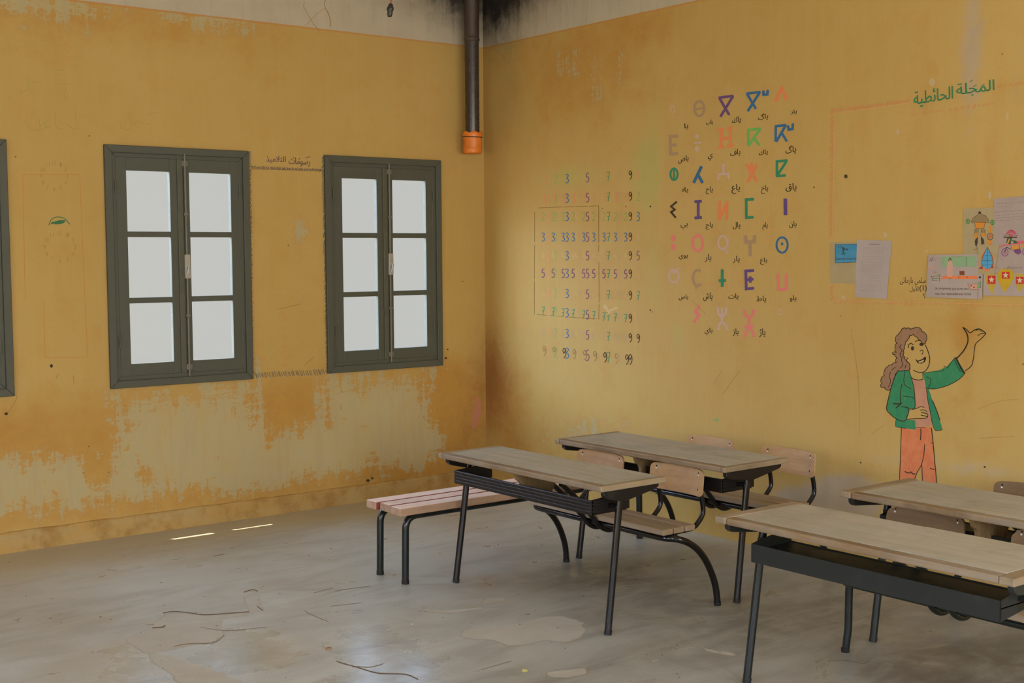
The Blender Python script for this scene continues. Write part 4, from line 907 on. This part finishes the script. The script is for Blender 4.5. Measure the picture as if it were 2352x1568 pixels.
for l in ([(2236, 199), (2243, 195)], [(2255, 197), (2262, 193)], [(2228, 188), (2234, 184)]): k.stroke(l, 1.6, HG)
k.build('painted_heading', nf)
k = INK('R', W0); NG = paint(70, 58, 34)
k.text('سلمى بارماتى', (2067, 636, 2127, 654), NG, .01); k.text('(I)', (2112, 654, 2129, 671), NG); k.text('الأول', (2090, 655, 2110, 671), NG); k.text('؟', (2120, 674, 2127, 685), NG)
k.build('pencil_note', nf)

# window wall: heading, hatched frame, clock drawings, faint chalk
k = INK('L', W0); HP = paint(110, 92, 70); HB = paint(104, 98, 78)
k.hatch((573, 348), (580, 862), 120, 8, 1.7, HP, 45, 11); k.hatch((577, 384), (742, 391), 62, 7, 1.7, HP, 115, 12); k.hatch((741, 358), (752, 850), 115, 10, 1.6, HB, 60, 13); k.hatch((584, 862), (750, 853), 46, 13, 1.5, HB, 110, 14)
k.stroke([(577, 388), (742, 392)], 1, HP); lf = k.build('painted_heading_frame', wall_left)
k = INK('L', W0); PU = paint(92, 66, 72)
k.text('رسومات', (663, 362, 712, 382), PU, .05, bold=.25); k.text('التلاميذ', (611, 358, 656, 375), PU, .03, bold=.25)
for x, y in ((703, 363), (708, 362), (686, 366), (673, 364)): k.stroke([(x, y), (x+3, y-3)], 1.6, PU)
k.build('painted_heading', lf)
k = INK('L', W0); RO = paint(180, 118, 58); GD = paint(52, 104, 66); FD = paint(156, 122, 66)
for l in ([(52, 400), (182, 401)], [(52, 402), (58, 690)], [(183, 402), (201, 820)], [(100, 690), (104, 822), (200, 820)]): k.stroke(l, 1.1, RO)
k.stroke([(112, 517), (118, 504), (132, 498), (148, 502), (160, 515)], 1.8, GD, 5); k.stroke([(118, 513), (135, 508), (147, 508), (140, 512), (126, 513)], 4.5, GD, 2)
def clock(cx, cy, rx, ry):
    for i, t in enumerate(('12', '1', '2', '3', '4', '5', '6', '7', '8', '9', '10', '11')):
        a = math.radians(30*i-90); x = cx+rx*math.cos(a); y = cy+ry*math.sin(a); k.text(t, (x-(4 if len(t) > 1 else 2), y-5, x+(5 if len(t) > 1 else 3), y+5), FD)
clock(124, 404, 30, 30); clock(137, 567, 35, 32)
k.disc((118, 840), 3.4, 4, INKB); k.disc((36, 360), 1.4, 1.4, INKB); k.disc((205, 312), 1.4, 1.4, INKB)
k.build('clock_drawing', wall_left)
k = INK('L', W0); CK = paint(150, 134, 72)
for l in ([(62, 268), (60, 285), (75, 298), (95, 297), (112, 288)], [(90, 272), (92, 290), (102, 280), (106, 292), (118, 292)], [(126, 258), (130, 292), (150, 296)], [(152, 284), (170, 297), (180, 292)], [(171, 252), (176, 290)], [(275, 278), (280, 295), (296, 298), (302, 282), (296, 255)], [(308, 284), (318, 278), (328, 284), (345, 286)], [(340, 262), (360, 258)],
          [(64, 180), (66, 188), (94, 188)], [(66, 190), (62, 206), (45, 212)], [(124, 172), (140, 172)], [(125, 192), (160, 194)], [(152, 202), (148, 220), (155, 230)], [(130, 163), (146, 161)]): k.stroke(l, 1.3, CK, 4)
k.build('chalk_writing', wall_left)
# small stains, nail holes and scratches, kept as marks on their wall
k = INK('R', W0); SP = paint(60, 46, 30)
k.disc((1943, 405), 4, 4.5, SP)
for c, r in (((1494, 474), 2), ((1494, 712), 2), ((1498, 716), 1.2), ((1438, 474), 1.4), ((1384, 478), 1), ((2302, 124), 1.6), ((1930, 725), 1.2), ((1977, 1062), 2), ((2262, 1072), 2.4), ((1672, 1239), 1.6), ((1720, 1102), 1.6), ((1870, 430), 1.8), ((2350, 836), 1.6)): k.disc(c, r, r, SP)
LC = paint(146, 112, 62)
for l in ([(1955, 755), (1972, 880), (1974, 1000)], [(2245, 940), (2300, 920), (2340, 918)], [(2250, 1006), (2330, 1002)], [(1590, 690), (1620, 720)], [(2000, 1000), (2030, 975)], [(1970, 872), (1974, 860)], [(1660, 905), (1700, 850)], [(1640, 880), (1660, 850)], [(2196, 914), (2190, 920)]): k.stroke(l, .9, LC, 3)
GM = paint(120, 150, 96); k.disc((1646, 964), 4, 4, GM); k.stroke([(1636, 962), (1650, 968)], 2, GM)
for c, rx, ry in (((2141, 189), 7, 9), ((2314, 268), 3, 9), ((2062, 302), 4, 7), ((2274, 448), 4, 9), ((2034, 540), 5, 6), ((2128, 577), 4, 3), ((1937, 683), 5, 5)): k.disc(c, rx, ry, paint(176, 152, 112))
for l in ([(1386, 703), (1396, 712)], [(1396, 716), (1418, 706)], [(1390, 700), (1400, 720)]): k.stroke(l, 5, paint(184, 158, 108))
k.build('wall_marks', wall_right)
k = INK('L', W0); 
for c, r in (((845, 1103), 4), ((855, 1098), 3), ((192, 1085), 1.4), ((204, 1025), 1.6), ((250, 1084), 1.4), ((1028, 802), 2), ((662, 563), 1.4), ((1063, 646), 1.2), ((1024, 822), 3), ((14, 950), 4)): k.disc(c, r, r*.8, SP)
for l in ([(858, 1068), (856, 1084), (850, 1098)], [(1000, 1034), (1010, 1032)], [(30, 930), (38, 915), (36, 908), (0, 905)], [(16, 950), (30, 930)], [(985, 1036), (1012, 1034), (1035, 1032)], [(700, 838), (720, 820)], [(640, 710), (690, 698)], [(168, 862), (170, 880)], [(134, 858), (128, 870)], [(505, 1180), (506, 1170)], [(560, 1184), (561, 1168)], [(576, 1180), (577, 1174)]): k.stroke(l, 1.4, LC, 3)
LR = paint(168, 138, 84)
for l in ([(260, 928), (300, 925), (330, 930), (380, 918), (440, 915), (500, 914), (540, 906), (585, 902)], [(770, 905), (830, 890), (890, 878), (930, 884)], [(700, 60), (745, 20), (760, 50), (757, 62)]): k.stroke(l, 1.6, LR, 3)
k.stroke([(700, 6), (698, 16), (720, 55), (735, 72)], 1.2, paint(138, 116, 84), 3); k.stroke([(748, 0), (745, 12), (757, 40), (758, 62)], 1.4, paint(134, 110, 82), 3)
PKS = paint(170, 112, 80); k.fill([(1096, 905), (1104, 925), (1104, 950), (1095, 978), (1084, 984), (1083, 958), (1090, 930)], PKS, 0, 3)
k.build('wall_marks', wall_left)

# cracks and chips in the floor
k = INK('F', .0008); CRK = paint(128, 110, 84); CRD = paint(104, 84, 60)
for l, w in (([(375, 1408), (400, 1404), (440, 1408), (470, 1412), (530, 1408), (572, 1405)], 2.2), ([(700, 1402), (712, 1410), (755, 1428)], 1.5), ([(772, 1518), (790, 1524), (820, 1532), (870, 1546), (930, 1548), (960, 1560)], 2.2), ([(820, 1530), (850, 1532), (880, 1524)], 1.4),
             ([(400, 1485), (430, 1478), (490, 1476), (515, 1458)], 1.6), ([(850, 1346), (800, 1352), (770, 1358)], 1.2), ([(765, 1350), (720, 1362)], 1.2), ([(590, 1392), (604, 1402)], 2), ([(350, 1442), (372, 1440), (380, 1436)], 2.4), ([(560, 1360), (580, 1354), (592, 1358)], 2.0), ([(490, 1278), (515, 1272)], 1.6),
             ([(1900, 1518), (1940, 1516), (1985, 1524), (2000, 1512)], 1.4), ([(760, 1392), (830, 1384)], 1.0), ([(460, 1440), (520, 1448), (610, 1440)], 1.2), ([(1105, 1538), (1150, 1525), (1175, 1518)], 1.6)): k.stroke(l, w, CRD if w > 1.7 else CRK, 3)
r = random.Random(4)
for i in range(70):
    x, y = r.uniform(0, 1600), r.uniform(1230, 1560); 
    if y < 1290-.14*x: continue
    k.stroke([(x, y), (x+r.uniform(1, 4.5), y+r.uniform(-.5, .5))], r.uniform(.8, 1.7), CRD)
k.build('floor_cracks', floor)

# ------------------------------------------------------------------ papers on the right wall
def sheet(quad, off, m, label, k, name='paper_sheet'):
    P = [k.xf(*q) for q in quad]; f = [at_right(x, y, off+.0006) for x, y in P]; b = [at_right(x, y, off) for x, y in P]
    mb = MB(); mb.add([tuple(v) for v in f+b], [(0, 1, 2, 3), (7, 6, 5, 4)]+[(i, i+4, (i+1) % 4+4, (i+1) % 4) for i in range(4)]); o = mb.build(name, m)
    return tag(o, label, 'paper', 'pupils\' papers on the right wall')
def pap(name, r, g, b): t = NT(name); return t.fin(t.mix(t.step(t.noise(7, 4, .6), .35, .7), rgb(r, g, b), rgb(r-6, g-6, b-5)), .85, 0, .2)
PW, PC, PL, PGr = pap('white_paper', 160, 144, 132), pap('cream_paper', 158, 140, 102), pap('lined_paper', 156, 138, 126), pap('grid_paper', 160, 146, 136)
K4 = lambda off: INK('R', off).sc(1850, 150, 2.6134)
KP = lambda off: INK('R', off).sc(2100, 430, 5.4087)
BK = paint(56, 48, 44); TX = paint(104, 88, 80)
# blue drawing sheet and the grid sheet over it
s = sheet([(152, 1060), (335, 1056), (330, 1309), (150, 1307)], .0012, PC, 'cream sheet with a small blue crayon picture, half under the grid sheet', K4(0))
k = K4(.0020); cb = crayon('crayon_blue', rgb(60, 122, 152), rgb(70, 132, 158), rgb(52, 104, 140)); k.fill([(181, 1074), (325, 1072), (325, 1180), (181, 1185)], cb)
for l in ([(181, 1074), (325, 1072)], [(181, 1074), (181, 1185)], [(181, 1185), (325, 1180)]): k.stroke(l, 2.5, BK)
DG = paint(36, 92, 66); k.stroke([(228, 1092), (230, 1130)], 9, DG); k.stroke([(218, 1132), (242, 1131)], 8, DG); k.stroke([(230, 1108), (250, 1102), (256, 1110)], 5, BK, 3); k.stroke([(222, 1100), (238, 1098)], 5, BK)
k.text('Avec', (196, 1080, 230, 1093), BK, -.08); k.text("l'environeme", (184, 1150, 308, 1168), BK, -.03); k.build('crayon_picture', s)
s = sheet([(312, 1046), (520, 1052), (502, 1220), (490, 1400)], .0022, PGr, 'white sheet printed with a small grid table, tilted and in front of the cream sheet', K4(0)); bpy.data.objects.remove(s)
s = sheet([(312, 1046), (520, 1052), (489, 1400), (298, 1390)], .0022, PGr, 'white sheet printed with a small grid table, tilted and in front of the cream sheet', K4(0))
k = K4(.0030); k.stroke([(382, 1072), (447, 1073)], 2.5, BK); GT = paint(138, 122, 108)
for b, (y0, y1) in enumerate(((1090, 1130), (1145, 1182), (1195, 1238), (1255, 1300), (1315, 1352))):
    for i in range(5):
        y = y0+(y1-y0)*i/4; xo = -(y-1090)*.075; 
        for j in range(11): k.stroke([(348+xo+j*12.0, y+j*.25), (356+xo+j*12.0, y+.2+j*.25)], 1.8, GT)
k.build('printed_table', s)
# weightlifter
s = sheet([(615, 266), (1020, 248), (1020, 835), (608, 850)], .0012, PC, 'cream sheet with a weightlifter and a wristwatch drawn on it', KP(0))
k = KP(.0020); OC = paint(190, 122, 42); SKN = paint(128, 110, 76); GN = paint(50, 122, 54)
k.fill([(790, 340), (835, 335), (900, 355), (935, 400), (925, 425), (890, 432), (750, 432), (712, 425), (735, 375)], SKN); k.fill([(795, 330), (803, 300), (818, 296), (832, 310), (836, 332)], BK)
k.fill([(748, 430), (885, 430), (868, 510), (770, 512)], OC); k.stroke([(690, 430), (960, 440)], 5, BK)
for c in ((668, 424), (975, 436)): k.disc(c, 27, 34, GN); k.disc(c, 17, 22, PC, .0004); k.disc(c, 11, 14, GN, .0006)
for P in ([(757, 515), (803, 520), (800, 560), (755, 570)], [(830, 515), (880, 520), (885, 570), (832, 560)]): k.fill(P, SKN)
for P in ([(752, 568), (800, 562), (795, 618), (758, 640), (748, 600)], [(832, 562), (886, 570), (884, 610), (845, 612)]): k.fill(P, OC)
for P in ([(795, 618), (790, 690), (775, 738), (758, 715), (755, 665), (765, 640)], [(828, 602), (868, 650), (872, 700), (835, 715), (832, 660)]): k.fill(P, BK)
k.stroke([(735, 770), (785, 768), (778, 745)], 8, SKN)
for l in ([(735, 375), (712, 425), (735, 455)], [(935, 400), (920, 430)], [(750, 432), (770, 512), (868, 510), (885, 432)], [(800, 520), (795, 618)], [(832, 520), (830, 605)], [(757, 515), (748, 600)], [(882, 520), (886, 600)], [(790, 340), (745, 375)], [(835, 335), (905, 358)]): k.stroke(l, 4, BK)
k.fill([(928, 470), (965, 472), (965, 565), (926, 565)], OC); k.fill([(922, 650), (965, 652), (965, 715), (920, 715)], OC); k.disc((944, 612), 38, 44, paint(150, 120, 84)); k.ring((944, 612), 36, 42, 6, BK); k.disc((944, 612), 18, 20, paint(176, 90, 70), .0004)
k.build('weightlifter_drawing', s)
# handwritten letter
s = sheet([(995, 140), (1490, 100), (1490, 720), (1003, 720)], .0022, PL, 'lined white sheet with a handwritten letter at the right edge', KP(0))
k = KP(.0030); r = random.Random(8)
for y, x0, x1 in ((208, 1030, 1480), (248, 1030, 1125), (310, 1010, 1330), (352, 1008, 1480), (384, 1020, 1480), (418, 1010, 1480)):
    x = x0
    while x < x1:
        wl = r.uniform(25, 70); n = max(2, int(wl/9)); yy = y-(x-1000)*.07; k.stroke([(x+wl*i/n, yy+r.uniform(-7, 5)) for i in range(n+1)], 3.0, TX, 2); x += wl+14
for i in range(8): k.stroke([(1010+i*22, 490-(i % 2)*8), (1018+i*22, 495)], 3, paint(180, 120, 100))
k.build('handwriting', s)
# motorcycle
s = sheet([(1072, 518), (1490, 508), (1490, 1085), (998, 1068)], .0034, PL, 'white sheet with a rider on a motorcycle drawn in coloured pencil', KP(0))
k = KP(.0042); PKC = paint(196, 84, 92); MV = paint(108, 66, 104); DGN = paint(44, 84, 58); ORG = paint(192, 128, 56)
for c in ((1132, 808), (1392, 800)):
    k.ring(c, 40, 46, 9, MV); k.ring(c, 31, 36, 5, paint(186, 130, 140))
    for a in range(0, 360, 30): k.stroke([(c[0]+6*math.cos(math.radians(a)), c[1]+6*math.sin(math.radians(a))), (c[0]+28*math.cos(math.radians(a)), c[1]+33*math.sin(math.radians(a)))], 2.4, MV)
k.stroke([(1070, 742), (1110, 722), (1180, 712), (1300, 700)], 14, PKC, 4); k.stroke([(1150, 745), (1130, 800)], 12, BK); k.stroke([(1150, 740), (1205, 770)], 9, BK)
k.fill([(1160, 700), (1230, 655), (1300, 670), (1310, 708), (1180, 716)], DGN); k.disc((1222, 684), 18, 16, PL, .0004); k.fill([(1270, 668), (1340, 665), (1480, 690), (1480, 708), (1310, 700)], PKC); k.fill([(1210, 725), (1320, 715), (1330, 765), (1220, 778)], ORG); k.fill([(1340, 705), (1420, 700), (1420, 745), (1335, 740)], ORG)
k.fill([(1235, 780), (1310, 765), (1340, 800), (1300, 838), (1255, 815)], MV); k.stroke([(1310, 715), (1325, 800), (1340, 830)], 7, MV)
k.stroke([(1118, 620), (1280, 622)], 14, BK); k.stroke([(1120, 598), (1165, 592), (1260, 595), (1290, 598)], 5, BK); k.fill([(1160, 628), (1225, 628), (1200, 700), (1150, 690)], DGN); k.stroke([(1190, 640), (1165, 700)], 16, ORG)
k.fill([(1182, 575), (1236, 575), (1230, 610), (1190, 612)], PKC); k.fill([(1140, 578), (1165, 545), (1210, 522), (1255, 545), (1280, 578), (1262, 582), (1210, 564), (1158, 582)], PKC); k.stroke([(1165, 560), (1210, 545), (1260, 560)], 6, MV); k.stroke([(1150, 578), (1210, 562), (1272, 578)], 5, MV); k.stroke([(1180, 535), (1242, 536)], 5, BK)
for l in ([(1190, 716), (1210, 725), (1220, 778), (1330, 765)], [(1182, 575), (1190, 612), (1230, 610)]): k.stroke(l, 3.5, BK)
k.text('تنسوطن', (1125, 975, 1350, 1015), TX); k.text('لن', (1005, 985, 1055, 1012), TX); k.build('motorcycle_drawing', s)
# star balloons
s = sheet([(868, 1078), (1490, 1056), (1490, 1352), (862, 1345)], .0046, PW, 'white sheet with yellow balloons and red star squares', KP(0))
k = KP(.0054); YL = crayon('crayon_yellow', rgb(180, 146, 34), rgb(174, 138, 32), rgb(162, 130, 56)); YP = crayon('crayon_pale_yellow', rgb(172, 146, 58), rgb(166, 138, 54), rgb(164, 140, 84)); RD = paint(176, 44, 38); WH = paint(196, 176, 140)
def star(c, r): k.fill([(c[0]+r*(1 if i % 2 == 0 else .42)*math.sin(math.pi*i/5), c[1]-r*1.1*(1 if i % 2 == 0 else .42)*math.cos(math.pi*i/5)) for i in range(10)], WH, .0009)
for P, m in (([(890, 1090), (930, 1068), (1010, 1072), (1028, 1110), (1025, 1180), (1000, 1260), (975, 1332), (940, 1265), (900, 1180), (884, 1130)], YP), ([(1045, 1060), (1080, 1020), (1140, 1010), (1210, 1022), (1248, 1065), (1240, 1130), (1200, 1210), (1130, 1308), (1085, 1230), (1042, 1140)], YL), ([(1256, 1090), (1300, 1070), (1380, 1078), (1400, 1120), (1380, 1200), (1340, 1270), (1305, 1308), (1280, 1240), (1258, 1150)], YP)): k.fill(P, m)
for x0, y0, x1, y1 in ((920, 1096, 1018, 1198), (1096, 1050, 1192, 1134), (1272, 1112, 1368, 1198)): k.fill([(x0, y0), (x1, y0), (x1, y1), (x0, y1)], RD, .0005); star(((x0+x1)/2, (y0+y1)/2), 40)
k.build('balloon_drawing', s)
# classroom scene
s = sheet([(184, 838), (866, 832), (852, 1389), (157, 1363)], .0056, PW, 'white sheet with a drawn classroom and two lines of handwriting', KP(0))
k = KP(.0064); BG = crayon('crayon_mint', rgb(122, 150, 108), rgb(130, 154, 114), rgb(142, 152, 116)); RZ = paint(184, 142, 124); ORR = crayon('crayon_bright_orange', rgb(206, 108, 58), rgb(212, 118, 66), rgb(196, 120, 80))
k.fill([(345, 860), (780, 855), (775, 985), (345, 985)], BG); k.stroke([(655, 862), (655, 980)], 3.5, BK); k.stroke([(440, 866), (600, 862)], 3, paint(120, 96, 84))
k.fill([(430, 920), (480, 920), (492, 990), (485, 1115), (418, 1115), (415, 990)], RZ); k.stroke([(438, 915), (445, 888), (460, 884), (466, 905)], 10, BK, 3); k.disc((452, 908), 11, 14, paint(180, 130, 104)); k.stroke([(440, 1130), (465, 1130)], 6, BK)
k.fill([(340, 1136), (372, 1098), (620, 1098), (780, 1100), (805, 1134), (700, 1140)], ORR); k.fill([(420, 1098), (482, 1098), (480, 1116), (420, 1116)], RZ, .0004); k.fill([(570, 1040), (635, 1038), (633, 1092), (572, 1092)], paint(112, 60, 44)); k.stroke([(560, 1100), (560, 1130)], 5, BK); k.stroke([(640, 1112), (680, 1118)], 5, BK)
k.stroke([(540, 1028), (580, 1012)], 4, ORR)
for i, m in enumerate((paint(120, 76, 110), paint(90, 80, 120), paint(150, 130, 84), paint(150, 120, 110))): k.stroke([(200+i*22, 920), (225+i*20, 872)], 8, m)
for i in range(4): k.stroke([(190+i*22, 1010), (200+i*20, 975)], 6, paint(196, 132, 108))
k.stroke([(252, 1062), (268, 1048), (280, 1056)], 8, paint(170, 92, 72)); k.fill([(262, 1075), (290, 1080), (305, 1140), (262, 1150)], paint(146, 150, 116))
for l in ([(220, 1105), (325, 1100), (320, 1165)], [(220, 1105), (235, 1135), (320, 1130)], [(235, 1135), (236, 1158), (300, 1156)], [(300, 1080), (340, 1095)]): k.stroke(l, 4.5, BK)
k.fill([(672, 1202), (790, 1200), (800, 1265), (712, 1268)], paint(190, 140, 118)); k.fill([(790, 1175), (834, 1165), (832, 1250), (785, 1252)], paint(110, 150, 106)); k.disc((824, 1118), 15, 14, BK)
for l in ([(672, 1202), (712, 1268), (800, 1265)], [(672, 1202), (785, 1200)], [(832, 1165), (834, 1245), (808, 1248)], [(803, 1262), (802, 1380)]): k.stroke(l, 4, BK)
for c in ((715, 1222), (752, 1240)): k.disc(c, 12, 9, paint(140, 60, 50))
k.text('Je comprends que je me sens', (270, 1242, 685, 1280), BK, .02); k.text("mais c'est responsable avec l'école", (265, 1305, 715, 1345), BK, .01); k.build('classroom_drawing', s)
# rocket
s = sheet([(806, 722), (1066, 715), (1000, 1082), (866, 1080), (866, 1078), (800, 1072)][0:3]+[(800, 1076)], .0068, PC, 'small cream sheet with a blue rocket, above the classroom drawing', KP(0))
k = KP(.0076); RB = crayon('crayon_sky', rgb(74, 140, 172), rgb(82, 148, 176), rgb(66, 126, 164)); RR = paint(160, 56, 44)
k.fill([(845, 860), (920, 740), (990, 860), (1000, 960), (930, 1040), (848, 975)], paint(196, 92, 56)); k.fill([(866, 855), (920, 750), (972, 855), (984, 930), (975, 985), (920, 1018), (862, 985), (852, 930)], RB, .0003)
k.fill([(848, 975), (808, 1016), (872, 1012)], RR, .0004); k.fill([(982, 965), (1000, 1004), (955, 1002)], RR, .0004); k.fill([(878, 1015), (945, 1015), (930, 1045), (912, 1050), (905, 1035), (892, 1055)], paint(206, 112, 70), .0004)
for l in ([(920, 742), (866, 855), (850, 930), (862, 985)], [(920, 742), (975, 855), (988, 930), (975, 985)], [(868, 850), (975, 848)], [(852, 912), (986, 908)], [(860, 965), (980, 962)], [(922, 760), (920, 1012)]): k.stroke(l, 4, BK, 0, .0005)
k.build('rocket_drawing', s)

# ------------------------------------------------------------------ scraps on the floor
def scrap(name, px, size, m, label, cat):
    q = at_floor(*px); bm = bmesh.new(); bmesh.ops.create_icosphere(bm, subdivisions=2, radius=size); r = random.Random(int(px[0]))
    for v in bm.verts: v.co = Vector((v.co.x*r.uniform(.8, 1.2), v.co.y*r.uniform(.6, 1.0), max(0, v.co.z*r.uniform(.3, .6)+size*.12)))
    mb = MB(); mb.add([tuple(v.co) for v in bm.verts], [[v.index for v in f.verts] for f in bm.faces]); bm.free(); o = mb.build(name, m, None, (q.x, q.y, 0)); tag(o, label, cat)
scrap('dry_leaf', (1206, 1540), .014, paint(160, 146, 84), 'small yellowish dry leaf on the floor near the lower edge', 'leaf')
scrap('pebble', (947, 1433), .007, paint(176, 156, 130), 'pale pebble on the floor in front of the long bench', 'pebble')
scrap('pebble', (755, 1490), .016, paint(132, 98, 74), 'reddish brown lump beside the shiny floor patch', 'pebble')
